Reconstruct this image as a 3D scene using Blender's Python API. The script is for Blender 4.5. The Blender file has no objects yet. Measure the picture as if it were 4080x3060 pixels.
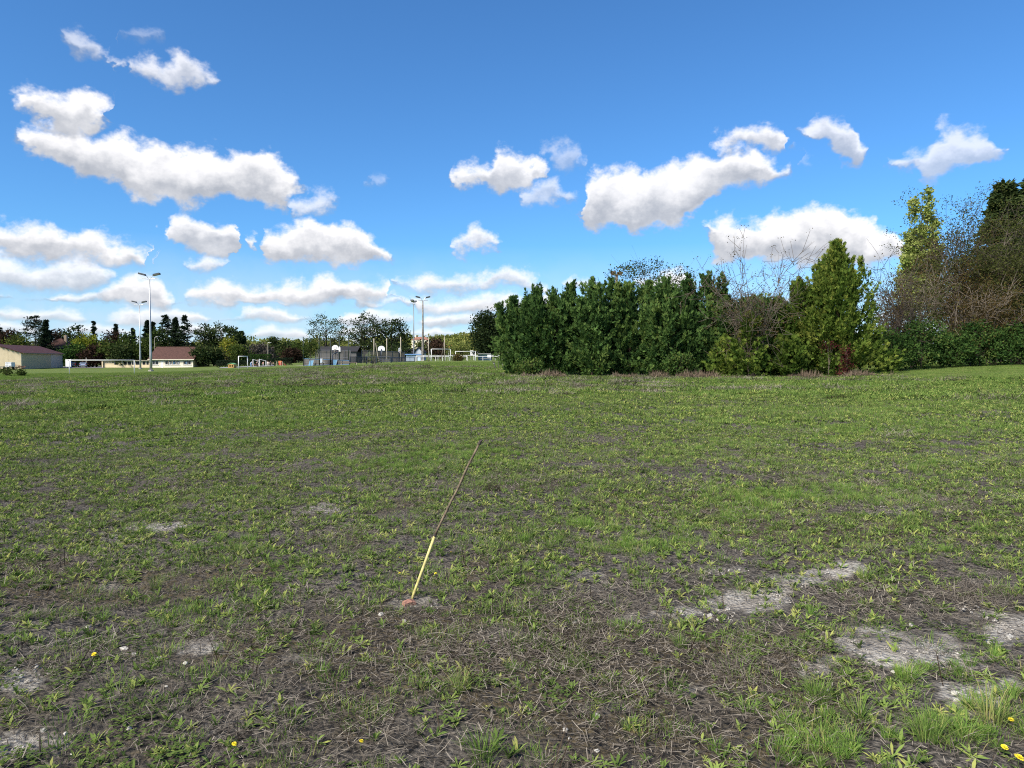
import bpy, math, random
import numpy as np
from mathutils import Vector, Matrix

RND = random.Random(7)
NPR = np.random.default_rng(11)
R = math.radians
SC = bpy.context.scene
COL = SC.collection

# ------------------------------------------------------------------ camera
EYE = 1.6                       # metres above the meadow at the photographer's feet
FPX, CX, CY = 2830.0, 2040.0, 1530.0      # focal length and centre of the 4080x3060 frame
HORIZON = 1432.0
PITCH = math.atan((CY - HORIZON) / FPX)
cam_d = bpy.data.cameras.new('camera')
cam = bpy.data.objects.new('camera', cam_d); COL.objects.link(cam)
cam.location = (0, 0, EYE)
cam.rotation_euler = (math.pi / 2 - PITCH, 0, 0)
cam_d.sensor_width = 36.0
cam_d.lens = 36.0 * FPX / 4080.0
cam_d.clip_start = 0.05
cam_d.clip_end = 20000
SC.camera = cam

# ------------------------------------------------------------------ sun, exposure
SUN_AZ, SUN_EL = R(-135), R(42)           # azimuth measured from +Y towards +X: the sun stands behind the left shoulder
sun_dir = Vector((math.sin(SUN_AZ) * math.cos(SUN_EL), math.cos(SUN_AZ) * math.cos(SUN_EL), math.sin(SUN_EL)))
sun_d = bpy.data.lights.new('sun', 'SUN')
sun = bpy.data.objects.new('sun', sun_d); COL.objects.link(sun)
sun_d.energy = 5.0
sun_d.angle = R(25)
sun_d.color = (1.0, 0.91, 0.77)
sun.rotation_euler = (-sun_dir).to_track_quat('-Z', 'Y').to_euler()
sun.location = (-60, -20, 60)
SC.view_settings.view_transform = 'Standard'
SC.view_settings.look = 'None'
SC.view_settings.gamma = 1.0
SC.view_settings.use_curve_mapping = False
SC.view_settings.exposure = 0.9
SC.cycles.use_denoising = False
SC.cycles.filter_width = 1.1
SC.cycles.sample_clamp_indirect = 4.0
SC.cycles.max_bounces = 6
SC.cycles.diffuse_bounces = 3
SC.cycles.glossy_bounces = 2
SC.cycles.transmission_bounces = 4
SC.cycles.transparent_max_bounces = 8
SC.cycles.caustics_reflective = False
SC.cycles.caustics_refractive = False

# ------------------------------------------------------------------ world: Nishita sky with cumulus clouds
W = bpy.data.worlds.new('World'); SC.world = W; W.use_nodes = True
SKY_STRENGTH = 0.075

def pix_dir(px, py):
    """unit world direction through a pixel of the photograph"""
    x = (px - CX) / FPX; y = -(py - CY) / FPX
    f = Vector((0, math.cos(PITCH), -math.sin(PITCH))); u = Vector((0, math.sin(PITCH), math.cos(PITCH)))
    return (f + Vector((1, 0, 0)) * x + u * y).normalized()

def pix_azel(px, py):
    d = pix_dir(px, py)
    return math.degrees(math.atan2(d.x, d.y)), math.degrees(math.asin(d.z))

# outlines of this sky's cumulus: (x, top, bottom) in 1/1.0846 photograph pixels; rows of clouds that do not overlap sideways
CLOUD_ROWS = [
 [  # wisps high up, the ragged pair on the right
  (.55, [(262,145,150),(290,150,175),(340,155,215),(370,160,235),(410,190,240),(440,210,240),(465,225,232)]),
  (.8, [(470,285,300),(500,270,330),(530,272,340),(580,285,340),(625,252,345),(680,275,355),(740,268,372),(790,258,370),(830,265,355),(870,285,335),(910,285,325),(926,310,320)]),
  (.42, [(2342,690,700),(2372,660,720),(2412,655,740),(2452,640,730),(2482,638,700),(2512,690,715),(2552,710,720)]),
  (.8, [(3467,565,570),(3512,555,580),(3542,525,620),(3582,520,650),(3632,525,685),(3677,518,698),(3702,560,698),(3732,620,690),(3757,630,650)]),
  (.7, [(3852,690,710),(3912,670,720),(3942,640,725),(3982,660,780),(4022,630,788),(4062,590,785),(4092,565,770),(4142,560,750),(4192,565,735),(4242,550,690),(4292,548,660),(4317,590,640)])],
 [
  (1., [(65,455,465),(100,425,480),(145,395,500),(200,393,560),(260,390,590),(310,405,590),(350,395,575),(390,415,545),(430,440,522),(460,470,502),(478,490,492)]),
  (.28, [(510,115,120),(570,122,142),(620,125,150),(670,145,170),(715,165,175)]),
  (.3, [(1600,785,795),(1630,775,802),(1665,785,795)]),
  (.92, [(3092,590,630),(3132,590,640),(3192,580,655),(3252,560,668),(3302,543,670),(3342,555,655),(3382,575,640),(3422,600,615)]),
  (.25, [(3430,690,700),(3470,685,735),(3510,700,742),(3550,730,740)])],
 [
  (1., [(65,568,575),(90,540,600),(130,532,650),(200,540,700),(240,560,715),(300,560,770),(380,568,775),(440,575,780),(500,572,790),(540,565,825),(580,600,828),(640,645,845),(700,640,850),(760,648,860),(850,648,872),(920,650,868),(980,655,855),(1040,655,865),(1100,660,862),(1150,668,870),(1200,705,885),(1250,745,860),(1290,780,835),(1325,800,810)]),
  (.95, [(1975,725,735),(2000,720,790),(2050,725,815),(2100,715,838),(2150,655,840),(2212,652,820),(2272,662,815),(2312,680,800),(2352,735,760)]),
  (.97, [(2512,870,890),(2532,800,930),(2562,770,955),(2612,745,960),(2662,738,955),(2702,735,985),(2742,740,990),(2802,745,992),(2862,715,990),(2912,715,985),(2972,700,960),(3012,680,920),(3042,655,900),(3072,650,860),(3112,645,810),(3152,645,805),(3212,665,790),(3272,690,780),(3312,705,765),(3362,725,755),(3412,742,748)])],
 [
  (1., [(-100,990,1100),(0,985,1105),(40,975,1110),(100,988,1115),(180,985,1125),(240,1005,1135),(300,1040,1140),(330,1020,1140),(370,1012,1140),(430,1020,1140),(500,1045,1140),(560,1060,1140),(610,1085,1145),(650,1100,1150),(666,1125,1135)]),
  (.97, [(672,968,975),(710,960,1010),(750,915,1060),(790,908,1085),(840,930,1095),(900,950,1098),(950,985,1100),(1000,978,1095),(1025,990,1090),(1038,1030,1060)]),
  (1., [(1045,1050,1062),(1060,1020,1090),(1110,985,1110),(1180,978,1120),(1260,975,1125),(1290,950,1128),(1320,940,1128),(1370,955,1130),(1420,985,1132),(1450,962,1135),(1510,970,1138),(1560,1005,1140),(1620,1040,1140),(1660,1070,1140),(1690,1105,1120)]),
  (.9, [(1955,1045,1055),(1975,1030,1080),(2020,1022,1088),(2060,1000,1090),(2100,1012,1092),(2140,1030,1085),(2170,1060,1070)]),
  (.6, [(2267,830,840),(2292,815,870),(2332,800,880),(2362,785,870),(2402,800,878),(2427,830,870),(2447,840,865),(2482,850,860)]),
  (1., [(3032,990,1010),(3072,975,1080),(3132,950,1110),(3202,970,1115),(3262,960,1125),(3312,930,1130),(3362,910,1135),(3412,903,1140),(3472,900,1145),(3532,905,1150),(3582,892,1150),(3612,886,1150),(3662,910,1150),(3712,945,1150),(3742,970,1150),(3772,1010,1150),(3792,1008,1150),(3832,1005,1150),(3872,1030,1150),(3902,1060,1140)])],
 [
  (.85, [(-100,1130,1230),(0,1125,1230),(150,1120,1240),(300,1135,1240),(420,1140,1240),(470,1180,1225)]),
  (.85, [(788,1130,1140),(820,1115,1160),(870,1108,1170),(930,1112,1172),(980,1115,1165),(998,1135,1148)]),
  (.7, [(1248,870,880),(1270,855,900),(1310,843,910),(1340,855,905),(1390,845,902),(1420,855,893),(1440,875,882)]),
  (.85, [(1700,1220,1235),(1770,1215,1250),(1850,1200,1258),(1950,1205,1255),(2040,1205,1255),(2100,1185,1250),(2160,1175,1250),(2230,1180,1245),(2272,1183,1245),(2332,1205,1245),(2382,1230,1240)]),
  (.8, [(2462,1215,1240),(2522,1198,1250),(2582,1215,1250)]),
  (1., [(2732,1210,1240),(2792,1195,1260),(2852,1190,1270),(2902,1160,1270),(2942,1155,1270),(2982,1190,1270),(3002,1220,1260)])],
 [
  (1., [(400,1270,1280),(450,1235,1300),(500,1220,1310),(570,1203,1320),(620,1205,1325),(680,1215,1325),(720,1250,1325),(750,1300,1320)]),
  (1., [(815,1285,1295),(850,1255,1305),(900,1235,1310),(960,1215,1312),(1020,1225,1312),(1070,1245,1310),(1120,1218,1310),(1180,1230,1310),(1250,1213,1312),(1310,1230,1315),(1360,1212,1315),(1430,1210,1318),(1480,1215,1318),(1550,1240,1312),(1620,1230,1300),(1680,1235,1290),(1720,1262,1280)]),
  (.9, [(1735,1310,1330),(1790,1290,1350),(1900,1300,1350),(2000,1285,1350),(2100,1270,1350),(2212,1290,1350),(2300,1285,1350),(2380,1262,1350),(2450,1290,1340)])],
]

class NT:
    """tiny helper to chain nodes"""
    def __init__(self, tree): self.t = tree; self.n = tree.nodes; self.l = tree.links
    def _in(self, sock, v):
        if v is None: return
        if isinstance(v, bpy.types.NodeSocket): self.l.new(v, sock)
        else: sock.default_value = v
    def math(self, op, a, b=None, c=None, clamp=False):
        n = self.n.new('ShaderNodeMath'); n.operation = op; n.use_clamp = clamp
        for i, v in enumerate((a, b, c)): self._in(n.inputs[i], v)
        return n.outputs[0]
    def vec(self, op, a, b=None, c=None):
        n = self.n.new('ShaderNodeVectorMath'); n.operation = op
        for i, v in enumerate((a, b, c)): self._in(n.inputs[i], v)
        return n.outputs['Value'] if op in ('LENGTH', 'DOT_PRODUCT') else n.outputs[0]
    def scale(self, a, s):
        n = self.n.new('ShaderNodeVectorMath'); n.operation = 'SCALE'
        self._in(n.inputs[0], a); self._in(n.inputs['Scale'], s); return n.outputs[0]
    def sep(self, a):
        n = self.n.new('ShaderNodeSeparateXYZ'); self._in(n.inputs[0], a); return n.outputs
    def comb(self, x=0., y=0., z=0.):
        n = self.n.new('ShaderNodeCombineXYZ')
        for i, v in enumerate((x, y, z)): self._in(n.inputs[i], v)
        return n.outputs[0]
    def noise(self, vec, scale, detail=4., rough=.55, dist=0., lac=2.0):
        n = self.n.new('ShaderNodeTexNoise'); n.noise_dimensions = '3D'
        self._in(n.inputs['Vector'], vec); n.inputs['Scale'].default_value = scale
        n.inputs['Detail'].default_value = detail; n.inputs['Roughness'].default_value = rough
        n.inputs['Lacunarity'].default_value = lac; n.inputs['Distortion'].default_value = dist
        return n.outputs
    def voronoi(self, vec, scale, feature='F1', rand=1.0):
        n = self.n.new('ShaderNodeTexVoronoi'); n.feature = feature
        self._in(n.inputs['Vector'], vec); n.inputs['Scale'].default_value = scale
        n.inputs['Randomness'].default_value = rand
        return n.outputs
    def maprange(self, v, a, b, c=0., d=1., smooth=True):
        n = self.n.new('ShaderNodeMapRange'); n.interpolation_type = 'SMOOTHSTEP' if smooth else 'LINEAR'
        self._in(n.inputs['Value'], v); self._in(n.inputs['From Min'], a); self._in(n.inputs['From Max'], b)
        self._in(n.inputs['To Min'], c); self._in(n.inputs['To Max'], d); return n.outputs[0]
    def mix(self, f, a, b, mode='MIX'):
        n = self.n.new('ShaderNodeMix'); n.data_type = 'RGBA'; n.blend_type = mode
        self._in(n.inputs[0], f)
        for s, v in ((n.inputs[6], a), (n.inputs[7], b)):
            if isinstance(v, (tuple, list)) and len(v) == 3: v = (*v, 1)
            self._in(s, v)
        return n.outputs[2]

def build_world():
    t = W.node_tree; t.nodes.clear(); k = NT(t)
    rr = random.Random(5)
    EMAX = 40.0
    rows = []
    for row in CLOUD_ROWS:
        pts = []                                          # (az, top, bottom, opacity)
        for op, pl in row:
            q = []
            for (x, tp, bt) in pl:
                a, e1 = pix_azel(x * .9222, tp * .9222); _, e0 = pix_azel(x * .9222, bt * .9222)
                q.append((a, e1, e0, op))
            m0, m1 = (q[0][1] + q[0][2]) / 2, (q[-1][1] + q[-1][2]) / 2
            pts.append((q[0][0] - .5, m0 - .7, m0 + .7, op)); pts += q; pts.append((q[-1][0] + .5, m1 - .7, m1 + .7, op))
        rows.append((1.0, pts))
    for e, n, wx, hy in ((4.1, 9, 0, .40), (2.9, 12, 0, .60), (1.9, 15, 0, .52), (1.1, 18, 0, .42), (.4, 22, 0, .34)):   # far cumulus low over the horizon
        pts = []
        for i in range(n):
            a = -45 + 90 * (i + .5) / n; wd = 45 / n * rr.uniform(.6, 1.02); ee = e + rr.uniform(-.25, .25); h = hy * rr.uniform(.6, 1.7) * (.45 if a > 8 and e > 2 else 1)
            for u, v in ((-1, 0), (-.75, .6), (-.35, rr.uniform(.7, 1)), (0, rr.uniform(.8, 1.25)), (.4, rr.uniform(.7, 1)), (.8, .5), (1, 0)):
                pts.append((a + u * wd, ee + h * v - (.15 if v == 0 else 0), ee - h * .25 + (.15 if v == 0 else 0), rr.uniform(.65, .95)))
        rows.append((.55, sorted(pts)))

    tc = k.n.new('ShaderNodeTexCoord').outputs['Generated']
    d = k.vec('NORMALIZE', tc); s = k.sep(d)
    az = k.math('MULTIPLY', k.math('ARCTAN2', s[0], s[1]), 180 / math.pi)
    az = k.math('WRAP', az, 45.0, -45.0)                  # the same kind of clouds all the way round
    el = k.math('MULTIPLY', k.math('ARCSINE', s[2]), 180 / math.pi)
    ds = k.vec('MULTIPLY', d, (1, 1, 1.25))
    low = k.maprange(el, .5, 8.0, .30, 1.0)               # smaller lumps towards the horizon
    n2 = k.noise(ds, 20.0, 4.0, .58)
    n4 = k.noise(ds, 34.0, 6.0, .62)
    n5 = k.noise(k.vec('ADD', ds, (-.008, 0., .015)), 34.0, 5.0, .60)
    wrp = k.scale(k.vec('SUBTRACT', n2['Color'], (.5, .5, .5)), low)
    p = k.vec('MULTIPLY_ADD', wrp, (4.6, 3.4, 0), k.comb(az, el, 0.))
    ps = k.sep(p)
    u = k.math('MULTIPLY_ADD', ps[0], 1 / 90., .5)
    uvec = k.comb(u, u, u)
    v = ps[1]
    fluff = k.math('MULTIPLY', k.math('SUBTRACT', n4['Fac'], .5), low)
    relief = k.math('SUBTRACT', n4['Fac'], n5['Fac'])
    soft = k.math('SUBTRACT', n2['Fac'], .5)

    sky = k.n.new('ShaderNodeTexSky'); sky.sky_type = 'NISHITA'; sky.sun_disc = False
    sky.sun_elevation = SUN_EL; sky.sun_rotation = SUN_AZ
    sky.air_density = 1.0; sky.dust_density = .35; sky.ozone_density = 2.2; sky.altitude = 200
    skyc = k.mix(1.0, sky.outputs[0], SKY_TINT, 'MULTIPLY')
    q = 1 / SKY_STRENGTH
    shade = tuple(x * q for x in CLOUD_SHADE); white = tuple(x * q for x in CLOUD_WHITE)
    veil = k.math('MULTIPLY', k.maprange(el, .0, 9.0, .85, .0, smooth=False), k.maprange(n2['Fac'], .3, .62, .6, 1.0))
    c = k.mix(veil, skyc, tuple(x * q for x in VEIL))
    def background(col):
        bg = k.n.new('ShaderNodeBackground'); k._in(bg.inputs['Color'], col); bg.inputs['Strength'].default_value = SKY_STRENGTH
        return bg.outputs[0]
    def mixsh(f, a, b):
        n = k.n.new('ShaderNodeMixShader'); k.l.new(f, n.inputs[0]); k.l.new(a, n.inputs[1]); k.l.new(b, n.inputs[2]); return n.outputs[0]
    for sz, pts in reversed(rows):
        cn = k.n.new('ShaderNodeRGBCurve'); mp = cn.mapping; mp.use_clip = False
        for ch, fn in ((0, lambda z: z[1] / EMAX), (1, lambda z: z[2] / EMAX), (2, lambda z: z[3])):
            cv = mp.curves[ch]
            P = [(.5 + z[0] / 90., fn(z)) for z in pts]
            P = [(-.02, P[0][1])] + P + [(1.02, P[-1][1])]
            while len(cv.points) < len(P): cv.points.new(.5, .5)
            for cp, (x, y) in zip(cv.points, P):
                cp.location = (x, y); cp.handle_type = 'VECTOR'
        mp.update()
        k.l.new(uvec, cn.inputs['Color'])
        o = k.sep(cn.outputs[0])
        T = k.math('MULTIPLY', o[0], EMAX); B = k.math('MULTIPLY', o[1], EMAX)
        up = k.math('SUBTRACT', T, v); dn = k.math('SUBTRACT', v, B)
        D = k.math('SMOOTH_MIN', up, k.math('MULTIPLY', dn, 1.3), .5 * sz)
        D = k.math('MULTIPLY_ADD', fluff, 2.0, D)
        alpha = k.math('MULTIPLY', k.maprange(D, -.46 * sz, .58 * sz), o[2])
        rel = k.math('DIVIDE', dn, k.math('MAXIMUM', k.math('SUBTRACT', T, B), .25))
        lit = k.math('MULTIPLY_ADD', rel, 1.0, .06)
        lit = k.math('MULTIPLY_ADD', relief, .6, lit)
        lit = k.math('MULTIPLY_ADD', soft, .5, lit)
        lit = k.math('MULTIPLY_ADD', k.maprange(D, 0., 1.2 * sz), -.22, k.math('ADD', lit, .22))
        lit = k.maprange(lit, .0, 1.0)
        c = k.mix(alpha, c, k.mix(lit, shade, white))
    body = background(c)
    body = mixsh(k.math('GREATER_THAN', el, 33.0), body, background(skyc))
    body = mixsh(k.math('LESS_THAN', el, -.8), body, background(skyc))
    out = k.n.new('ShaderNodeOutputWorld'); k.l.new(body, out.inputs['Surface'])
SKY_TINT = (.47, .89, 1.27)
CLOUD_SHADE, CLOUD_WHITE, VEIL = (.215, .235, .275), (.59, .585, .595), (.40, .455, .54)
build_world()

# ================================================================== helpers
def at(px, py, d):
    """world point at depth Y = d seen at a photograph pixel (used to take positions and sizes off the photograph)"""
    v = pix_dir(px, py); return Vector((v.x / v.y * d, d, EYE + v.z / v.y * d))
def gx(px, d): return (px - CX) / FPX * d / (math.cos(PITCH) + math.sin(PITCH) * (CY - HORIZON) / FPX)

def obj(name, me, mat=None, parent=None, loc=None, rot=None):
    o = bpy.data.objects.new(name, me); COL.objects.link(o)
    if mat is not None and not me.materials: me.materials.append(mat)
    if parent is not None: o.parent = parent
    if loc is not None: o.location = loc
    if rot is not None: o.rotation_euler = rot
    return o
def tag(o, label=None, cat=None, group=None, kind=None):
    for k_, v in (('label', label), ('category', cat), ('group', group), ('kind', kind)):
        if v: o[k_] = v
    return o
def thing(name, label, cat, loc=(0, 0, 0), rz=0., group=None):
    o = bpy.data.objects.new(name, None); COL.objects.link(o)
    o.location = loc; o.rotation_euler = (0, 0, rz); o.empty_display_size = .2
    return tag(o, label, cat, group)
def copy_tree(o, parent=None):
    c = o.copy(); COL.objects.link(c); c.parent = parent
    for ch in o.children: copy_tree(ch, c)
    return c

def mesh_np(name, V, F, tint=None, smooth=False, attrs=None):
    V = np.asarray(V, np.float32); F = np.asarray(F, np.int32)
    me = bpy.data.meshes.new(name); n, kk = F.shape
    me.vertices.add(len(V)); me.vertices.foreach_set('co', V.ravel())
    me.loops.add(n * kk); me.loops.foreach_set('vertex_index', F.ravel())
    me.polygons.add(n); me.polygons.foreach_set('loop_start', np.arange(0, n * kk, kk, dtype=np.int32))
    me.polygons.foreach_set('loop_total', np.full(n, kk, np.int32))
    if smooth: me.polygons.foreach_set('use_smooth', np.ones(n, bool))
    if tint is not None:
        a = me.attributes.new('tint', 'FLOAT', 'POINT'); a.data.foreach_set('value', np.asarray(tint, np.float32))
    for nm, arr in (attrs or {}).items():
        a = me.attributes.new(nm, 'FLOAT', 'POINT'); a.data.foreach_set('value', np.asarray(arr, np.float32))
    me.update(calc_edges=True); me.validate(); return me

class MB:
    """collects boxes, bars, tubes and free polygons into one mesh"""
    def __init__(self): self.v = []; self.f = []
    def poly(self, pts): b = len(self.v); self.v += [tuple(p) for p in pts]; self.f.append(tuple(range(b, b + len(pts)))); return self
    def add(self, vs, fs):
        b = len(self.v); self.v += [tuple(p) for p in vs]; self.f += [tuple(b + i for i in q) for q in fs]; return self
    def box(self, x0, x1, y0, y1, z0, z1):
        return self.add([(x0, y0, z0), (x1, y0, z0), (x1, y1, z0), (x0, y1, z0), (x0, y0, z1), (x1, y0, z1), (x1, y1, z1), (x0, y1, z1)],
                        [(0, 3, 2, 1), (4, 5, 6, 7), (0, 1, 5, 4), (1, 2, 6, 5), (2, 3, 7, 6), (3, 0, 4, 7)])
    def tube(self, pts, r, n=6, caps=True):
        pts = [Vector(p) for p in pts]; rs = r if isinstance(r, (list, tuple)) else [r] * len(pts); b = len(self.v)
        for i, p in enumerate(pts):
            d = (pts[min(i + 1, len(pts) - 1)] - pts[max(i - 1, 0)]).normalized()
            a = d.cross(Vector((0, 0, 1))); a = a.normalized() if a.length > 1e-3 else Vector((1, 0, 0)); c = d.cross(a).normalized()
            for k_ in range(n):
                t = 2 * math.pi * k_ / n; self.v.append(tuple(p + (a * math.cos(t) + c * math.sin(t)) * rs[i]))
        for i in range(len(pts) - 1):
            for k_ in range(n):
                k2 = (k_ + 1) % n; self.f.append((b + i * n + k_, b + i * n + k2, b + (i + 1) * n + k2, b + (i + 1) * n + k_))
        if caps:
            self.f.append(tuple(b + k_ for k_ in range(n))[::-1]); e = b + (len(pts) - 1) * n; self.f.append(tuple(e + k_ for k_ in range(n)))
        return self
    def prism(self, outline, y0, y1):
        """outline in (x, z), extruded along y"""
        n = len(outline)
        vs = [(x, y0, z) for x, z in outline] + [(x, y1, z) for x, z in outline]
        fs = [tuple(range(n)), tuple(range(2 * n - 1, n - 1, -1))] + [(i, i + n, (i + 1) % n + n, (i + 1) % n) for i in range(n)]
        return self.add(vs, fs)
    def mesh(self, name, smooth=False):
        me = bpy.data.meshes.new(name); me.from_pydata(self.v, [], self.f)
        if smooth: me.polygons.foreach_set('use_smooth', [True] * len(me.polygons))
        me.update(); return me
    def build(self, name, mat, parent=None, smooth=False, loc=None, rot=None):
        return obj(name, self.mesh(name, smooth), mat, parent, loc, rot)

# ------------------------------------------------------------------ numpy noise
def _hash(ix, iy, seed):
    h = (ix.astype(np.int64) * 374761393 + iy.astype(np.int64) * 668265263 + seed * 2246822519) & 0xffffffff
    h = ((h ^ (h >> 13)) * 1274126177) & 0xffffffff
    return ((h ^ (h >> 16)) & 0xffffff) / float(0xffffff)
def vnoise(x, y, seed=0):
    x = np.asarray(x, float); y = np.asarray(y, float)
    ix = np.floor(x); iy = np.floor(y); fx = x - ix; fy = y - iy
    ix = ix.astype(np.int64); iy = iy.astype(np.int64)
    fx = fx * fx * (3 - 2 * fx); fy = fy * fy * (3 - 2 * fy)
    a = _hash(ix, iy, seed); b = _hash(ix + 1, iy, seed); c = _hash(ix, iy + 1, seed); d = _hash(ix + 1, iy + 1, seed)
    return a + (b - a) * fx + (c - a) * fy + (a - b - c + d) * fx * fy
def fbm(x, y, seed=0, oct=4):
    s = 0; amp = .5; tot = 0
    for i in range(oct):
        s = s + amp * vnoise(x, y, seed + i * 17); tot += amp; amp *= .5; x = x * 2.03 + 11.3; y = y * 2.03 + 5.7
    return s / tot
def sstep(a, b, x): t = np.clip((x - a) / (b - a), 0, 1); return t * t * (3 - 2 * t)

# ------------------------------------------------------------------ lie of the land
_D = np.array([0, 12, 25, 45, 60, 80, 100, 140, 200, 300, 450, 700, 1500, 4000.])
_C = [(-9000, [0] * 9 + [1, 4, 10, 25, 40]),
      (-600, [0, 0, 0, -.1, -.2, -.3, -.35, -.45, -.8, -.5, 2, 8, 25, 40]),
      (0, [0, 0, 0, -.1, -.2, -.3, -.35, -.45, -.8, -.5, 1, 5, 20, 40]),
      (600, [0, 0, .04, .05, 0, -.1, -.32, -.45, -.87, -.5, 2, 6, 20, 40]),
      (790, [0, .03, .1, .2, .15, .06, -.1, -.32, -.9, -.5, 3, 9, 22, 40]),
      (1000, [0, .05, .15, .36, .32, .26, .18, .11, 0, .3, 4, 13, 25, 40]),
      (1350, [0, .08, .28, .5, .56, .56, .53, .5, .6, 1, 5, 12, 25, 40]),
      (1700, [0, .1, .3, .56, .69, .8, .95, 1.25, 1.6, 2, 7, 14, 26, 40]),
      (2050, [0, .1, .3, .55, .85, .95, 1.05, 1.3, 1.6, 3, 10, 18, 28, 40]),
      (2700, [0, .1, .25, .45, .7, .8, .9, 1.2, 1.6, 3, 8, 14, 26, 40]),
      (3400, [0, .1, .25, .46, .8, 1.0, 1.1, 1.2, 1.6, 3, 8, 14, 26, 40]),
      (4080, [0, .1, .32, .9, 1.2, 1.3, 1.3, 1.4, 1.8, 3, 8, 14, 26, 40]),
      (4700, [0, .1, .32, .9, 1.2, 1.3, 1.3, 1.4, 1.8, 3, 8, 14, 26, 40]),
      (9000, [0] * 9 + [1, 4, 10, 25, 40])]
_T = np.array([math.atan2(p - CX, FPX) for p, _ in _C]); _T[0] = -2.2; _T[-1] = 2.2
_th = np.linspace(-math.pi, math.pi, 361); _ld = np.linspace(0, math.log(4001), 240)
_tab = np.array([np.interp(np.exp(_ld) - 1, _D, h) for _, h in _C])
_tab = np.array([np.interp(_th, _T, _tab[:, j]) for j in range(len(_ld))]).T
def _blur(a, ax, n):
    kx = np.hanning(2 * n + 3)[1:-1]; kx /= kx.sum()
    pad = [(0, 0), (0, 0)]; pad[ax] = (n, n)
    b = np.pad(a, pad, mode='edge')
    return np.apply_along_axis(lambda v: np.convolve(v, kx, 'valid'), ax, b)
_tab = _blur(_blur(_tab, 0, 4), 1, 4)
def zs(x, y):
    """smooth height of the land"""
    x = np.asarray(x, float); y = np.asarray(y, float)
    th = np.arctan2(x, y); ld = np.log(np.hypot(x, y) + 1)
    i = np.clip((th + math.pi) / (2 * math.pi) * 360, 0, 359.999); j = np.clip(ld / _ld[-1] * 239, 0, 238.999)
    i0 = i.astype(int); j0 = j.astype(int); fi = i - i0; fj = j - j0
    return (_tab[i0, j0] * (1 - fi) * (1 - fj) + _tab[i0 + 1, j0] * fi * (1 - fj) + _tab[i0, j0 + 1] * (1 - fi) * fj + _tab[i0 + 1, j0 + 1] * fi * fj)
def zg(x, y):
    """height with the hummocks of the rough meadow"""
    x = np.asarray(x, float); y = np.asarray(y, float); r = np.hypot(x, y)
    k_ = 1 - sstep(60, 110, r)
    far = sstep(180, 400, r)
    return zs(x, y) + k_ * ((fbm(x / 2.2, y / 2.2, 3, 3) - .5) * .13 + (vnoise(x / .34, y / .34, 9) - .5) * .035 * (1 - sstep(14, 30, r))) + far * (fbm(x / 130, y / 130, 21, 3) - .5) * 6
def ground(x, y): return float(zg(np.array([x]), np.array([y]))[0])
def view_xy(x, y, z):
    """photograph position (2212 wide) of a point: used to read land cover off the photograph"""
    cp, sp = math.cos(PITCH), math.sin(PITCH); zz = z - EYE
    dep = np.maximum(y * cp - zz * sp, .05); up = y * sp + zz * cp
    return (CX + FPX * x / dep) / 1.84448, (CY - FPX * up / dep) / 1.84448
def on_ground(px, py):
    """ground point seen at a photograph pixel"""
    v = pix_dir(px, py); d = 2.
    for _ in range(60):
        z = float(zs(v.x / v.y * d, d)); d += .5 * ((EYE - z) / max(1e-4, -v.z / v.y) - d)
        d = min(max(d, .5), 400)
    x = v.x / v.y * d; return Vector((x, d, ground(x, d)))

# land cover read off the photograph: (x, y, half width, half height) in the 2212-wide view
CHALK = [(1480, 1322, 70, 16, 1), (1540, 1310, 70, 19, 1), (1590, 1298, 70, 22, 1), (1640, 1286, 70, 24, 1), (1690, 1270, 70, 24, 1), (1740, 1254, 70, 22, 1), (1790, 1238, 60, 20, 1), (1825, 1228, 40, 14, 1), (1945, 1400, 120, 42, 1), (1905, 1362, 60, 14, .8), (1765, 1442, 55, 24, 1), (2050, 1430, 90, 24, .9),
         (2175, 1358, 60, 30, 1), (2130, 1330, 50, 14, .6), (2110, 1508, 80, 36, 1), (2160, 1480, 60, 20, .8), (28, 1470, 60, 22, 1), (60, 1612, 130, 36, 1), (420, 1392, 55, 20, 1), (345, 1138, 95, 12, .9),
         (255, 1158, 60, 10, .6), (690, 1097, 60, 12, .6), (1440, 1325, 80, 12, .9), (1360, 1335, 50, 9, .6), (300, 1398, 60, 14, .5), (1490, 1490, 60, 14, .6), (1250, 1240, 60, 10, .35), (240, 1270, 40, 9, .4), (880, 1300, 90, 16, .5),
         (1390, 1192, 40, 8, .4), (1940, 1105, 90, 8, .4), (2080, 1000, 70, 6, .5), (640, 1420, 70, 12, .35), (1300, 1530, 60, 18, .45), (1180, 1310, 60, 14, .35), (1060, 1370, 90, 16, .3), (1560, 1230, 60, 8, .4), (1240, 1420, 70, 14, .3)]
LUSH = [(1330, 1170, 130, 34, 1), (1480, 1150, 60, 18, .8), (1260, 1150, 60, 20, .7), (1680, 1075, 170, 26, 1), (1600, 1100, 90, 20, .9), (1880, 1070, 150, 22, .9), (870, 1000, 120, 24, 1), (1010, 980, 90, 20, .9), (760, 1010, 60, 16, .6),
        (1430, 1000, 60, 10, .5), (1900, 1600, 320, 70, .85), (2150, 1600, 140, 80, 1), (1780, 1510, 60, 24, .6), (490, 1180, 60, 22, .7), (1900, 925, 300, 12, .7), (1850, 890, 260, 12, .6), (2100, 870, 140, 10, .6),
        (1560, 960, 160, 12, .5), (600, 915, 200, 12, .4), (320, 900, 160, 10, .4), (1990, 1010, 40, 16, .8), (2000, 1450, 120, 22, .6), (2150, 1420, 60, 20, .7), (1580, 1375, 60, 22, .5)]
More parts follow.
